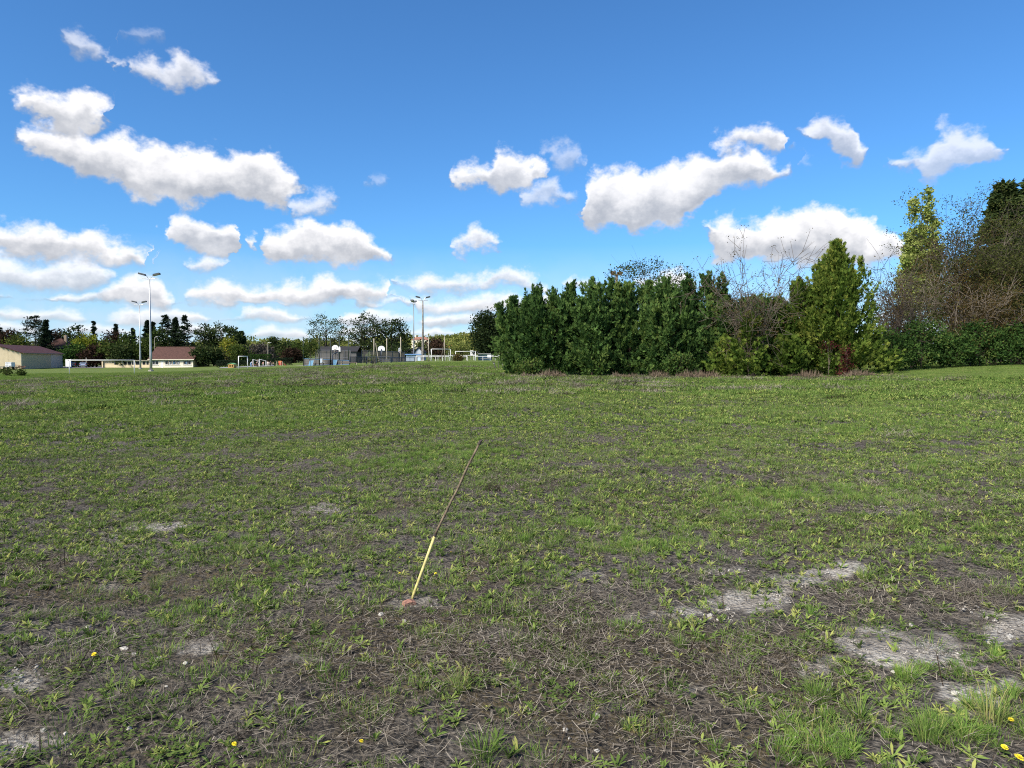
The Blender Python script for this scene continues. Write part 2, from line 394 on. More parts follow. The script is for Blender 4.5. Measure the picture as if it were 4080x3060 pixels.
STRAW = [(1100, 1400, 420, 90, 1), (1250, 1300, 260, 40, .8), (700, 1340, 260, 50, .7), (700, 1560, 400, 90, .8), (1500, 1420, 260, 60, .8), (2080, 1270, 150, 50, 1), (1850, 1300, 150, 40, .8), (1350, 1560, 300, 90, .6), (760, 945, 120, 6, .8),
         (250, 1430, 220, 60, .6), (1750, 1040, 180, 12, .6), (1950, 1110, 180, 26, .5), (1250, 880, 140, 8, .5), (540, 835, 200, 8, .6), (940, 812, 120, 6, .9), (1300, 820, 400, 8, .8), (1790, 820, 120, 6, .8), (400, 858, 60, 5, .9), (690, 940, 90, 7, .8), (2080, 930, 160, 10, .6)]
def cover(lst, x, y, z, seed, rag=.75):
    vx, vy = view_xy(x, y, z)
    n = fbm(x * 3.1, y * 3.1, seed, 4) - .5; n2 = fbm(x * .9, y * .9, seed + 5, 3) - .5; n3 = fbm(x * 11, y * 11, seed + 9, 2) - .5
    m = np.zeros_like(vx)
    for cx, cy, rx, ry, w in lst:
        q = 1 - np.hypot((vx - cx) / rx, (vy - cy) / ry)
        m = np.maximum(m, w * sstep(-.05, .4, q + (n * 2.6 + n2 * .7 + n3 * 2.8) * rag))
    return m * (y > 0.5)
def lawn_mask(x, y):
    """mown grass of the sports ground beyond the rough meadow"""
    th = np.degrees(np.arctan2(x, y))
    edge = np.interp(th, [-60, -36, -27, -20, -14, -9, -2, 2, 26, 29, 34, 40, 60], [82, 80, 86, 96, 104, 88, 70, 60, 60, 44, 38, 36, 36])
    r = np.hypot(x, y)
    return sstep(-4, 4, r - edge + (fbm(x / 5, y / 5, 40, 3) - .5) * 14) * (np.abs(th) < 75)

# ------------------------------------------------------------------ materials
MATS = {}
def mat(name, color, rough=.7, metal=0., spec=.3, var=.0, vscale=8., bump=0., bscale=40., coords='Object'):
    if name in MATS: return MATS[name]
    m = bpy.data.materials.new(name); m.use_nodes = True; k = NT(m.node_tree); b = m.node_tree.nodes['Principled BSDF']
    b.inputs['Roughness'].default_value = rough; b.inputs['Metallic'].default_value = metal; b.inputs['Specular IOR Level'].default_value = spec
    c = (*color, 1)
    if var or bump:
        tc = k.n.new('ShaderNodeTexCoord').outputs[coords]
        n = k.noise(tc, vscale, 5., .6)
        k.l.new(k.mix(k.maprange(n['Fac'], .3, .7), tuple(v * (1 - var) for v in color), tuple(min(1, v * (1 + var)) for v in color)), b.inputs['Base Color'])
        if bump:
            bp = k.n.new('ShaderNodeBump'); bp.inputs['Strength'].default_value = bump; bp.inputs['Distance'].default_value = .02
            k.l.new(k.noise(tc, bscale, 4.)['Fac'], bp.inputs['Height']); k.l.new(bp.outputs[0], b.inputs['Normal'])
    else: b.inputs['Base Color'].default_value = c
    MATS[name] = m; return m
def foliage(name, cols, trans=.3, rand=.25, gloss=.0):
    """leaf material: colour runs through cols by the leaf's own tint, varied from plant to plant"""
    if name in MATS: return MATS[name]
    m = bpy.data.materials.new(name); m.use_nodes = True; t = m.node_tree; t.nodes.clear(); k = NT(t)
    a = k.n.new('ShaderNodeAttribute'); a.attribute_name = 'tint'
    oi = k.n.new('ShaderNodeObjectInfo')
    f = k.math('MULTIPLY_ADD', k.math('SUBTRACT', oi.outputs['Random'], .5), rand, a.outputs['Fac'])
    r = k.n.new('ShaderNodeValToRGB'); k.l.new(f, r.inputs[0])
    el = r.color_ramp.elements
    while len(el) < len(cols): el.new(.5)
    for i, c in enumerate(cols): el[i].position = i / (len(cols) - 1); el[i].color = (*c, 1)
    df = k.n.new('ShaderNodeBsdfDiffuse'); k.l.new(r.outputs[0], df.inputs['Color']); df.inputs['Roughness'].default_value = .5
    tr = k.n.new('ShaderNodeBsdfTranslucent'); k.l.new(k.mix(.5, r.outputs[0], k.mix(1., r.outputs[0], (1.0, 1.25, .45), 'MULTIPLY')), tr.inputs['Color'])
    mx = k.n.new('ShaderNodeMixShader'); mx.inputs[0].default_value = trans; k.l.new(df.outputs[0], mx.inputs[1]); k.l.new(tr.outputs[0], mx.inputs[2])
    o = mx.outputs[0]
    if gloss:
        gl = k.n.new('ShaderNodeBsdfGlossy'); gl.inputs['Roughness'].default_value = .45; gl.inputs['Color'].default_value = (.9, .95, 1, 1)
        m2 = k.n.new('ShaderNodeMixShader'); m2.inputs[0].default_value = gloss; k.l.new(o, m2.inputs[1]); k.l.new(gl.outputs[0], m2.inputs[2]); o = m2.outputs[0]
    out = k.n.new('ShaderNodeOutputMaterial'); k.l.new(o, out.inputs['Surface'])
    MATS[name] = m; return m

def ground_material():
    m = bpy.data.materials.new('meadow_ground'); m.use_nodes = True; t = m.node_tree; k = NT(t); b = t.nodes['Principled BSDF']
    b.inputs['Roughness'].default_value = .95; b.inputs['Specular IOR Level'].default_value = .1
    pos = k.n.new('ShaderNodeNewGeometry').outputs['Position']
    def attr(n): a = k.n.new('ShaderNodeAttribute'); a.attribute_name = n; return a.outputs['Fac']
    fine = k.noise(pos, 26., 6., .68); mid = k.noise(pos, 3.2, 5., .6); big = k.noise(pos, .22, 4., .6)
    stre = k.noise(k.vec('MULTIPLY', pos, (.35, 1.15, 1.)), 1.1, 4., .62)
    soil = k.mix(k.maprange(fine['Fac'], .34, .66), (.016, .0148, .0135), (.140, .128, .112))
    soil = k.mix(k.math('MULTIPLY', k.maprange(mid['Fac'], .46, .62), .6), soil, (.088, .079, .068))
    soil = k.mix(k.math('MULTIPLY', k.math('MULTIPLY', attr('moss'), .7), k.maprange(fine['Fac'], .42, .6)), soil, (.065, .046, .012))
    # pale chalk rubble
    vo = k.voronoi(pos, 42.); vo2 = k.voronoi(pos, 16.)
    rub = k.mix(k.maprange(vo['Distance'], .0, .55), (.46, .44, .405), (.26, .245, .22))
    rub = k.mix(k.maprange(fine['Fac'], .35, .7), rub, (.40, .385, .35))
    rub = k.mix(k.maprange(vo2['Distance'], .0, .22), (.50, .48, .44), rub)
    rub = k.mix(k.math('MULTIPLY', k.maprange(mid['Fac'], .44, .62), .55), rub, (.15, .13, .11))
    ch = k.math('MULTIPLY', attr('chalk'), k.maprange(k.math('ADD', fine['Fac'], k.math('MULTIPLY', mid['Fac'], .6)), .60, .84, .45, 1.))
    c = k.mix(ch, soil, rub)
    # meadow too far away for single plants
    far_g = k.mix(k.maprange(stre['Fac'], .36, .64), (.090, .114, .030), (.165, .184, .058))
    far_g = k.mix(k.math('MULTIPLY', k.maprange(k.math('ADD', k.math('MULTIPLY', mid['Fac'], .5), k.math('MULTIPLY', stre['Fac'], .5)), .47, .58), .75), far_g, (.135, .122, .078))
    far_g = k.mix(k.maprange(attr('lush'), .2, .9, 0., .75), far_g, (.115, .180, .040))
    c = k.mix(attr('far'), c, far_g)
    lawn = k.mix(k.maprange(big['Fac'], .35, .65), (.080, .118, .028), (.112, .146, .038))
    lawn = k.mix(k.math('MULTIPLY', k.maprange(stre['Fac'], .50, .66), .35), lawn, (.095, .115, .04))
    c = k.mix(attr('lawn'), c, lawn)
    hill = k.mix(k.maprange(big['Fac'], .4, .6), (.09, .11, .035), (.05, .075, .02))
    c = k.mix(attr('hill'), c, hill)
    k.l.new(c, b.inputs['Base Color'])
    bp = k.n.new('ShaderNodeBump'); bp.inputs['Strength'].default_value = .9; bp.inputs['Distance'].default_value = .03
    k.l.new(k.math('ADD', fine['Fac'], k.math('MULTIPLY', vo['Distance'], -.6)), bp.inputs['Height']); k.l.new(bp.outputs[0], b.inputs['Normal'])
    return m

def build_ground():
    th = np.concatenate([np.linspace(-math.pi, -R(46), 40, endpoint=False), np.linspace(-R(46), R(46), 390, endpoint=False), np.linspace(R(46), math.pi, 40, endpoint=False)])
    r = np.concatenate([np.geomspace(.8, 160, 350, endpoint=False), np.geomspace(160, 6000, 70)])
    TH, RR_ = np.meshgrid(th, r, indexing='ij'); X = RR_ * np.sin(TH); Y = RR_ * np.cos(TH); x = X.ravel(); y = Y.ravel()
    z = zg(x, y); nt, nr = len(th), len(r)
    i = np.arange(nt)[:, None]; j = np.arange(nr - 1)[None, :]; i2 = (i + 1) % nt
    F = np.stack([i * nr + j, i * nr + j + 1, i2 * nr + j + 1, i2 * nr + j], -1).reshape(-1, 4)
    V = np.stack([x, y, z], -1); rr = np.hypot(x, y)
    c = len(V); V = np.vstack([V, [[0, 0, ground(0, 0)]]])
    tri = [(c, int(a * nr), int(((a + 1) % nt) * nr), c) for a in range(nt)]
    A = dict(chalk=cover(CHALK, x, y, z, 70, .42), lush=cover(LUSH, x, y, z, 80), lawn=lawn_mask(x, y),
             moss=sstep(.52, .68, fbm(x * .8, y * .8, 55, 3)) * (1 - sstep(6, 14, rr)), far=sstep(16, 42, rr), hill=sstep(210, 300, rr))
    A = {k_: np.append(v, 0) for k_, v in A.items()}
    me = mesh_np('meadow', V, F, attrs=A, smooth=True)
    o = obj('meadow', me, ground_material()); o['kind'] = 'structure'
    cap = bpy.data.meshes.new('meadow_centre'); rim = [tuple(V[int(a * nr)]) for a in range(nt)]
    cap.from_pydata(rim + [(0, 0, float(V[c][2]))], [], [((a + 1) % nt, a, nt) for a in range(nt)]); cap.update()
    for nm in A: cap.attributes.new(nm, 'FLOAT', 'POINT')
    o2 = obj('meadow_underfoot', cap, me.materials[0]); o2['kind'] = 'structure'
    return o
build_ground()

# ================================================================== buildings and sports ground
WHITE = mat('white_paint', (.62, .63, .64), .5, var=.05, vscale=3.)
CREAM = mat('cream_render', (.56, .47, .32), .9, var=.07, vscale=1.5)
CREAM2 = mat('pale_render', (.66, .61, .50), .9, var=.05, vscale=1.5)
PANELG = mat('grey_beige_panel', (.52, .42, .26), .9, var=.06, vscale=1.2)
PANELW = mat('light_grey_panel', (.56, .49, .40), .9, var=.06, vscale=1.2)
REDROOF = mat('red_brown_sheet_roof', (.060, .022, .022), .8, var=.2, vscale=1.)
TILEROOF = mat('brown_tile_roof', (.062, .030, .024), .85, var=.28, vscale=2.5, bump=.4, bscale=6.)
GLASS = mat('dark_window_glass', (.02, .025, .035), .12, spec=.6)
FRAME = mat('white_window_frame', (.75, .75, .74), .5)
GALV = mat('galvanised_steel', (.40, .42, .44), .45, metal=.6, var=.08, vscale=2.)
LAMP = mat('lamp_housing', (.07, .075, .08), .5, metal=.3)
LENS = mat('lamp_glass', (.45, .48, .5), .15, spec=.6)
DKBLUE = mat('dark_blue_steel', (.022, .035, .06), .5, spec=.4)
DKGREEN = mat('dark_green_post', (.018, .03, .024), .5)
BLUE = mat('sky_blue_panel', (.14, .30, .48), .6, var=.1)
RAILBLUE = mat('blue_rail', (.07, .17, .32), .5)
GREYWOOD = mat('weathered_plank', (.088, .086, .084), .9, var=.4, vscale=5.)
OLDWOOD = mat('old_brown_wood', (.13, .105, .08), .9, var=.35, vscale=6.)
PALEWOOD = mat('pale_wood', (.30, .27, .22), .9, var=.25, vscale=6.)
TARMAC = mat('worn_tarmac', (.15, .15, .155), .95, var=.15, vscale=2.)
BLACK = mat('black_rubber', (.012, .012, .012), .8)
CONCRETE = mat('stained_concrete', (.30, .28, .25), .9, var=.25, vscale=3.)
NETM = mat('dark_net', (.02, .025, .025), .9)

DGALV = mat('dull_steel', (.17, .185, .20), .5, metal=.4, var=.1)
DCONC = mat('dark_stained_concrete', (.15, .14, .125), .9, var=.4, vscale=2.)
def base(px, d): x = gx(px, d); return Vector((x, d, ground(x, d)))
def hgt(px, py, d, b): return at(px, py, d).z - b.z

# ---- barn with the red-brown roof, far left
def barn():
    A = base(86, 171.); B = base(247, 198.); L = (B - A).xy.length; rz = math.atan2((B - A).y, (B - A).x)
    # local: x along the long wall, y to the left (towards the gable), corner at the origin
    h, w = 3.95, 11.; rid = 5.75; dz = B.z - A.z
    t = thing('barn', 'beige panelled barn with a red-brown roof at the left edge', 'barn', A, rz)
    z0 = -1.0
    for i, (x0, x1, m) in enumerate(((0, L * .36, PANELG), (L * .36, L * .70, PANELG), (L * .70, L, PANELW))):
        MB().box(x0 + .03, x1 - .03, 0, .2, z0, h).build('wall_panel', m, t)
    MB().box(L - .1, L + .12, -.06, .14, z0, h).build('corner_post', WHITE, t); MB().box(-.08, .1, -.06, .14, z0, h).build('corner_post', CREAM2, t)
    for i in range(4):
        y0, y1 = w * i / 4, w * (i + 1) / 4
        f = lambda y: h + (rid - h) * (1 - abs(y - w / 2) / (w / 2))
        m = MB(); pts = [(y0 + .02, z0), (y1 - .02, z0), (y1 - .02, f(y1)), (y0 + .02, f(y0))]
        m.add([(.0, y, z) for y, z in pts] + [(-.18, y, z) for y, z in pts], [(0, 1, 2, 3), (7, 6, 5, 4), (0, 4, 5, 1), (1, 5, 6, 2), (2, 6, 7, 3), (3, 7, 4, 0)])
        m.build('gable_panel', CREAM, t)
    MB().box(.1, L, w - .2, w, z0, h).build('back_wall', CREAM, t)
    for s in (0, 1):
        n = 7
        ys = (-.45, w / 2) if s == 0 else (w + .45, w / 2)
        zz = (h + .02 - .15, rid + .12)
        r = obj('roof', MB().add([(-.5, ys[0], zz[0]), (L + .4, ys[0], zz[0]), (L + .4, ys[1], zz[1]), (-.5, ys[1], zz[1]), (-.5, ys[0], zz[0] + .12), (L + .4, ys[0], zz[0] + .12), (L + .4, ys[1], zz[1] + .12), (-.5, ys[1], zz[1] + .12)],
                [(0, 1, 2, 3), (7, 6, 5, 4), (0, 4, 5, 1), (1, 5, 6, 2), (2, 6, 7, 3), (3, 7, 4, 0)]).mesh('roof'), REDROOF, t)
        if s == 0:
            for k in range(5):
                q = (k + .6) / 6; y = ys[0] + (ys[1] - ys[0]) * q; z = zz[0] + (zz[1] - zz[0]) * q
                MB().box(-.62, .1, y - .12, y + .12, z - .16, z - .02).build('purlin_end', OLDWOOD, r)
            MB().tube([(-.5, -.52, h - .1), (L + 1., -.52, h - .1)], .07, 6).build('gutter', PALEWOOD, r)
barn()

# ---- house with the brown tiled roof and its low wing
def house():
    d = 200.; b0 = base(769, d); k = d / FPX; X = lambda px: (px - 769) * k; z = b0.z
    Z = lambda py: at(690, py, d).z - z
    t = thing('house', 'low cream house with a brown tiled roof and a long windowed wing', 'house', b0)
    x0, xl = X(598), X(405); eave = Z(1431); dep = 9.
    wins = [(608, 617), (619, 631), (658, 669), (672.5, 684), (687.5, 700), (702.5, 715), (732, 745), (748, 760)]
    zt, zb = Z(1437.5), Z(1453.5)
    # front wall built round the window openings
    spans = [(x0, X(606)), (X(632), X(656)), (X(717), X(730)), (X(762), 0.)]
    for i, (a, c) in enumerate(spans): MB().box(a, c, 0, .25, -.6, eave).build('wall', CREAM2 if i else CREAM, t)
    for (a, c) in ((X(606), X(632)), (X(656), X(717)), (X(730), X(762))):
        MB().box(a, c, .003, .25, -.6, zb).build('wall', CREAM2, t); MB().box(a, c, .003, .25, zt, eave).build('wall', CREAM2, t)
        MB().box(a - .05, c + .05, -.10, .02, zb - .1, zb).build('window_sill', FRAME, t)
    def window(a, c, z0, z1, par):
        f = MB(); g = .06
        f.box(a, c, .06, .14, z0, z0 + g).box(a, c, .06, .14, z1 - g, z1).box(a, a + g, .06, .14, z0 + g, z1 - g).box(c - g, c, .06, .14, z0 + g, z1 - g)
        w = f.build('window', FRAME, par); MB().box(a + g, c - g, .09, .11, z0 + g, z1 - g).build('pane', GLASS, w)
    for a, c in wins: window(X(a), X(c), zb, zt, t)
    for px in (676, 692, 709, 741):      # drawings stuck to the inside of the panes
        MB().box(X(px) - .16, X(px) + .16, .082, .088, zb + .35, zt - .25).build('paper_sheet', BLUE if px in (692, 741) else WHITE, t)
    MB().box(X(641), X(650), -.02, .003, -.5, Z(1441)).build('door', FRAME, t)
    MB().box(-.25, 0.002, .25, dep, -.6, eave).build('side_wall', CREAM, t)
    MB().add([(0, .0, eave), (0, dep, eave), (0, dep / 2, Z(1384))], [(0, 1, 2)]).build('gable', CREAM, t)
    MB().box(x0, -.25, dep - .25, dep, -.6, eave).build('wall', CREAM, t)
    rz_ = Z(1383); o = .55
    def slope(y0, z0, y1, z1):
        return MB().add([(x0 - .4, y0, z0), (o, y0, z0), (o, y1, z1), (x0 - .4, y1, z1), (x0 - .4, y0, z0 + .14), (o, y0, z0 + .14), (o, y1, z1 + .14), (x0 - .4, y1, z1 + .14)],
                        [(0, 1, 2, 3), (7, 6, 5, 4), (0, 4, 5, 1), (1, 5, 6, 2), (2, 6, 7, 3), (3, 7, 4, 0)])
    r = slope(-o, eave - .12, dep / 2, rz_).build('roof', TILEROOF, t); slope(dep + o, eave - .12, dep / 2, rz_).build('roof', TILEROOF, t)
    MB().box(x0 - .4, o, dep / 2 - .14, dep / 2 + .14, rz_ + .05, rz_ + .22).build('ridge', TILEROOF, r)
    MB().box(x0 - .4, o, -o - .12, -o, eave - .16, eave).build('gutter', CREAM2, r)
    # low wing with its strip of windows
    wt = Z(1437); wz0, wz1 = Z(1453.5), Z(1440)
    MB().box(xl, x0 - .01, .3, .5, -.6, wz0).build('wing_wall', CREAM, t); MB().box(xl, x0 - .01, .3, .5, wz1, wt).build('wing_wall', CREAM2, t)
    MB().box(xl, x0 - .01, .5, 7., -.6, wt - .1).build('wing_body', CREAM, t)
    prev = xl
    for a, c in ((452, 464), (489, 503), (505, 520), (522, 535), (537, 556), (565, 577), (580, 590)):
        if X(a) - prev > .12: MB().box(prev, X(a), .32, .5, wz0, wz1).build('wing_wall', CREAM, t)
        f = MB().box(X(a), X(c), .40, .46, wz0, wz1).build('window', GLASS, t)
        MB().box(X(a), X(a) + .07, .36, .44, wz0, wz1).build('window_frame', FRAME, f); prev = X(c)
    MB().box(prev, x0 - .01, .32, .5, wz0, wz1).build('wing_wall', CREAM, t)
    MB().box(xl - .4, x0, -.3, 7.4, wt, wt + .16).build('wing_roof', PALEWOOD, t)
    MB().box(X(406), X(410), -.1, .3, -.6, wt).build('pillar', CREAM, t)
house()

def hip_house(name, label, px, d, eave_y, apex_y, hwpx, m_roof, m_wall, ridge=.3, chimney=None, wins=0):
    b = base(px, d); t = thing(name, label, 'house', b); k = d / FPX; w = hwpx * k; e = hgt(px, eave_y, d, b); a = hgt(px, apex_y, d, b); dp = w * .8
    MB().box(-w * .94, w * .94, -dp * .94, dp * .94, -1, e).build('wall', m_wall, t)
    r = MB().add([(-w, -dp, e - .1), (w, -dp, e - .1), (w, dp, e - .1), (-w, dp, e - .1), (-w * ridge, 0, a), (w * ridge, 0, a)], [(0, 1, 5, 4), (1, 2, 5), (2, 3, 4, 5), (3, 0, 4), (3, 2, 1, 0)]).build('roof', m_roof, t)
    if chimney: MB().box(chimney * w - .4, chimney * w + .4, -.4, .4, e, a + 1.0).build('chimney', m_wall, r)
    for i in range(wins):
        x = -w * .6 + w * 1.2 * i / max(1, wins - 1); q = MB().box(x - .5, x + .5, -dp * .94 - .03, -dp * .94 + .02, e - 2., e - .7).build('window', GLASS, t)
        MB().box(x - .6, x + .6, -dp * .94 - .08, -dp * .94 - .03, e - 2.1, e - 2.).build('sill', FRAME, q)
    return t
hip_house('far_house', 'house with a steep brown hipped roof half hidden behind the barn', 243, 228, 1378, 1348, 48, TILEROOF, mat('brownish_wall', (.2, .16, .12), .9), .08, .45, 2)
hip_house('hill_house', 'cream house with a broad brown roof up on the right hill', 1678, 420, 1354, 1342, 36, mat('pinkish_tiles', (.23, .115, .085), .9, var=.15), mat('pale_cream_wall', (.72, .66, .50), .9), .5, -.6, 3)  # wall is one even pale cream, shared with the orange-roofed house
hip_house('hill_house', 'small house with an orange roof among the trees of the right hill', 1797, 330, 1383, 1375, 11, mat('orange_tiles', (.40, .13, .06), .9, var=.1), mat('pale_cream_wall', (.72, .66, .50), .9), .5, None, 1)

def shed(name, label, px0, px1, d, eave, ridge_y, m_wall, m_roof, depth=6., gable_right=False, cat='building'):
    b = base((px0 + px1) / 2, d); t = thing(name, label, cat, b); k = d / FPX; w = (px1 - px0) / 2 * k; e = hgt(px0, eave, d, b); a = hgt(px0, ridge_y, d, b)
    if gable_right:      # gable towards the viewer
        MB().prism([(-w, -1), (w, -1), (w, e), (0, a), (-w, e)], 0, depth).build('wall', m_wall, t)
        MB().prism([(-w - .3, e - .12), (0, a + .06), (0, a + .2), (-w - .3, e + .04)], -.3, depth + .3).build('roof', m_roof, t)
        MB().prism([(w + .3, e - .12), (0, a + .06), (0, a + .2), (w + .3, e + .04)], -.3, depth + .3).build('roof', m_roof, t)
    else:
        MB().box(-w, w, 0, depth, -1, e).build('wall', m_wall, t)
        MB().add([(-w - .3, -.4, e - .05), (w + .3, -.4, e - .05), (w + .3, depth / 2, a), (-w - .3, depth / 2, a), (w + .3, depth + .4, e - .05), (-w - .3, depth + .4, e - .05)], [(0, 1, 2, 3), (3, 2, 4, 5), (5, 4, 1, 0)]).build('roof', m_roof, t)
        MB().box(w * .3, w * .55, -.03, .01, 0, e - .3).build('door', GLASS, t)
    return t
shed('club_house', 'low building with a dark roof behind the left half of the ball court', 1268, 1420, 172, 1400, 1379, mat('dim_grey_wall', (.10, .10, .105), .9), mat('dark_slate', (.022, .022, .026), .8), 6.)
shed('changing_rooms', 'low dark-roofed building behind the right half of the ball court', 1480, 1640, 178, 1408, 1390, mat('dim_grey_wall', (.20, .20, .20), .9), mat('dark_slate', (.022, .022, .026), .8), 6.)
shed('gabled_hut', 'pale blue-grey gabled hut between the two right floodlight masts', 1651, 1683, 176, 1404, 1385, mat('pale_blue_render', (.42, .47, .54), .9), mat('dark_slate', (.022, .022, .026), .8), 7., True)
shed('storage_hut', 'white and blue storage cabin low behind the court end', 1618, 1676, 166, 1413, 1410, mat('blue_white_panel', (.42, .52, .66), .7), mat('blue_roof_sheet', (.10, .20, .36), .6), 3.)

# ---- floodlight masts
def mast(label, px, d, top, rz, arms=True, r=.17, m=GALV, name='floodlight_mast', steel=True, lattice=False):
    b = base(px, d); H = hgt(px, top, d, b); t = thing(name, label, 'floodlight', b, rz, 'floodlight masts')
    hs = 1.15
    MB().tube([(0, 0, -.3), (0, 0, H * .18), (0, 0, H * .45), (0, 0, H - hs)], [r, r * .85, r * .6, r * .4], 10).build('pole', m, t, True)
    MB().tube([(0, 0, -.05), (0, 0, .22)], [r * 1.7, r * 1.7], 10).build('base_collar', CONCRETE, t)
    if lattice:
        MB().tube([(-.42, 0, 0), (-.16, 0, H * .5), (-.1, 0, H - hs)], [.09, .07, .05], 6).build('stay_leg', m, t)
        for i in range(14):
            z = H * .06 + (H * .86) * i / 14; f = 1 - i / 16
            MB().tube([(-.40 * f, 0, z), (0, 0, z + .35)], .025, 4).build('brace', m, t)
    br = MB().tube([(-1.2, 0, H - hs + .12), (0, 0, H - hs), (1.2, 0, H - hs + .12)], .05, 6).build('bracket', GALV, t)
    for s in (-1, 1):
        MB().tube([(s * .15, 0, H - hs + .02), (s * .35, 0, H - .75), (s * .6, 0, H - .45), (s * 1.0, 0, H - .5)], .04, 6).build('arm', GALV, br)
        lm = MB().prism([(s * .62, H - .62), (s * 1.72, H - .34), (s * 1.66, H - .06), (s * .66, H - .30)], -.34, .34).build('lamp_head', LAMP, t)
        MB().add([(s * .68, -.28, H - .615), (s * 1.66, -.28, H - .365), (s * 1.66, .28, H - .365), (s * .68, .28, H - .615)], [(0, 1, 2, 3)]).build('lens', LENS, lm, loc=(0, 0, -.012))
    return t
mast('tall nearer steel floodlight mast with two lamp heads on the left', 601, 120., 1085, .1, r=.24)
mast('shorter farther steel floodlight mast left of the tall one', 559, 176., 1197, .1, r=.24)
mast('thin floodlight mast seen edge-on behind the right end of the ball court', 1649, 168., 1194, 1.45, r=.19, m=DGALV)
mast('thick stained concrete floodlight mast with twin lamps right of the ball court', 1686, 166., 1178, .2, r=.28, m=DCONC, lattice=True)
# wooden mast behind the hedge
b = base(2455, 72.); H = hgt(2455, 1086, 72., b)
t = thing('wooden_mast', 'old brown wooden mast with a flat crosshead sticking up behind the hedge', 'mast', b, 0., 'floodlight masts')
MB().tube([(0, 0, -.2), (0, 0, H - .2)], [.2, .13], 8).build('pole', OLDWOOD, t, True)
MB().box(-.55, .55, -.14, .14, H - .28, H - .12).build('crosshead', OLDWOOD, t)
MB().box(-.6, -.1, -.2, .2, H - .12, H + .12).build('lamp_head', mat('rusty_housing', (.10, .065, .045), .9), t); MB().box(.08, .62, -.2, .2, H - .12, H + .06).build('lamp_head', MATS['rusty_housing'], t)

# ---- goals
def goal(name, label, px0, px1, d, top, r=.06, dx=0., dy=0., net=True, depth=1.4, m=WHITE, cat='goal', group=None):
    b = base((px0 + px1) / 2, d); k = d / FPX; w = (px1 - px0) / 2 * k; H = hgt(px0, top, d, b); t = thing(name, label, cat, b, 0., group)
    a, c = Vector((-w, -dy / 2, 0)), Vector((w, dy / 2, 0)); up = Vector((0, 0, H)); n = Vector((dy, -2 * w, 0)).normalized() * -1
    za, zc = ground(b.x - w, d - dy / 2) - b.z, ground(b.x + w, d + dy / 2) - b.z
    MB().tube([a + Vector((0, 0, za - .1)), a + up], r, 8).build('post', m, t, True); MB().tube([c + Vector((0, 0, zc - .1)), c + up], r, 8).build('post', m, t, True)
    MB().tube([a + up, c + up], r, 8).build('crossbar', m, t, True)
    if net:
        bk = n * depth
        for p in (a, c): MB().tube([p + up, p + up * .96 + bk * .45, p + bk], .025, 5).build('net_support', m, t)
        nm = MB(); N = 12
        def P(u, v): # u across, v over the back
            q = a + (c - a) * u; return q + (up + (up * -.04 + bk * .45) * (v * 2) if v < .5 else up * .96 + bk * .45 + (bk * .55 - up * .96) * ((v - .5) * 2))
        for i in range(N + 1):
            nm.tube([P(i / N, v) for v in (0, .5, 1)], .006, 3, False)
        for j in range(9): nm.tube([P(0, j / 8), P(1, j / 8)], .006, 3, False)
        nt = nm.build('net', NETM if m is WHITE else m, t); nt['kind'] = 'stuff'
    return t
goal('football_goal', 'wide white goal frame without net on the lawn at the left', 287, 525, 95., 1435, .055, 0, 1.2, False)
goal('small_goal', 'small bright white goal frame alone on the grass left of the playground', 957, 980, 116., 1420, .07, 0, 1.4, False)
goal('football_goal', 'white football goal with a sagging net beside the thick right mast', 1722, 1793, 152., 1391, .06, 0, 2.2)
goal('football_goal', 'white football goal behind the ochre bush', 1815, 1895, 158., 1400, .055)

# ---- white handrail round the pitch
def handrail(name, label, px0, px1, d, top, n, zoff=0.):
    b = base((px0 + px1) / 2, d); k = d / FPX; t = thing(name, label, 'handrail', b); w = (px1 - px0) / 2 * k; H = hgt(px0, top, d, b); pts = []
    for i in range(n):
        x = -w + 2 * w * i / (n - 1); zz = ground(b.x + x, d) - b.z
        MB().tube([(x, 0, zz - .1), (x, 0, H)], .05, 6).build('post', WHITE, t)
    MB().tube([(-w, 0, H), (w, 0, H)], .055, 6).build('rail', WHITE, t)
    return t
handrail('handrail', 'nearer white handrail left of the ochre bush', 1655, 1790, 150., 1421.5, 6)
handrail('handrail', 'nearer white handrail right of the ochre bush', 1834, 1864, 150., 1422, 2)
handrail('handrail', 'white handrail in front of the dugout and the big dark tree', 1893, 2018, 150., 1420, 5)
handrail('handrail', 'farther white handrail on the far side of the pitch', 1660, 2030, 164., 1416, 14)

# dugout
b = base(1931, 160.); t = thing('dugout', 'pale blue curved dugout shelter with white frame beside the pitch', 'shelter', b); w, Hh = 1.45, 1.45
prof = [(-.65, 0.), (-.62, .6), (-.42, 1.1), (-.05, 1.38), (.5, Hh)]
sh = MB()
for i in range(len(prof) - 1):
    (y0, z0), (y1, z1) = prof[i], prof[i + 1]; sh.add([(-w, -y0, z0), (w, -y0, z0), (w, -y1, z1), (-w, -y1, z1)], [(0, 1, 2, 3)])
sh.build('shell', mat('blue_grey_plastic', (.25, .36, .50), .5), t)
for s in (-1, 1):
    MB().tube([(s * w, -y, z) for y, z in prof], .04, 6).build('frame_rib', WHITE, t)
    MB().poly([(s * w, .65, 0), (s * w, .62, .6), (s * w, .42, 1.1), (s * w, .05, 1.38), (s * w, -.5, Hh), (s * w, -.3, 0)]).build('side_panel', mat('pale_blue_plastic', (.42, .52, .62), .5), t)
MB().tube([(-w, -.5, Hh), (w, -.5, Hh)], .04, 6).build('front_bar', WHITE, t); MB().box(-w + .1, w - .1, .1, .4, .40, .46).build('bench', PALEWOOD, t)
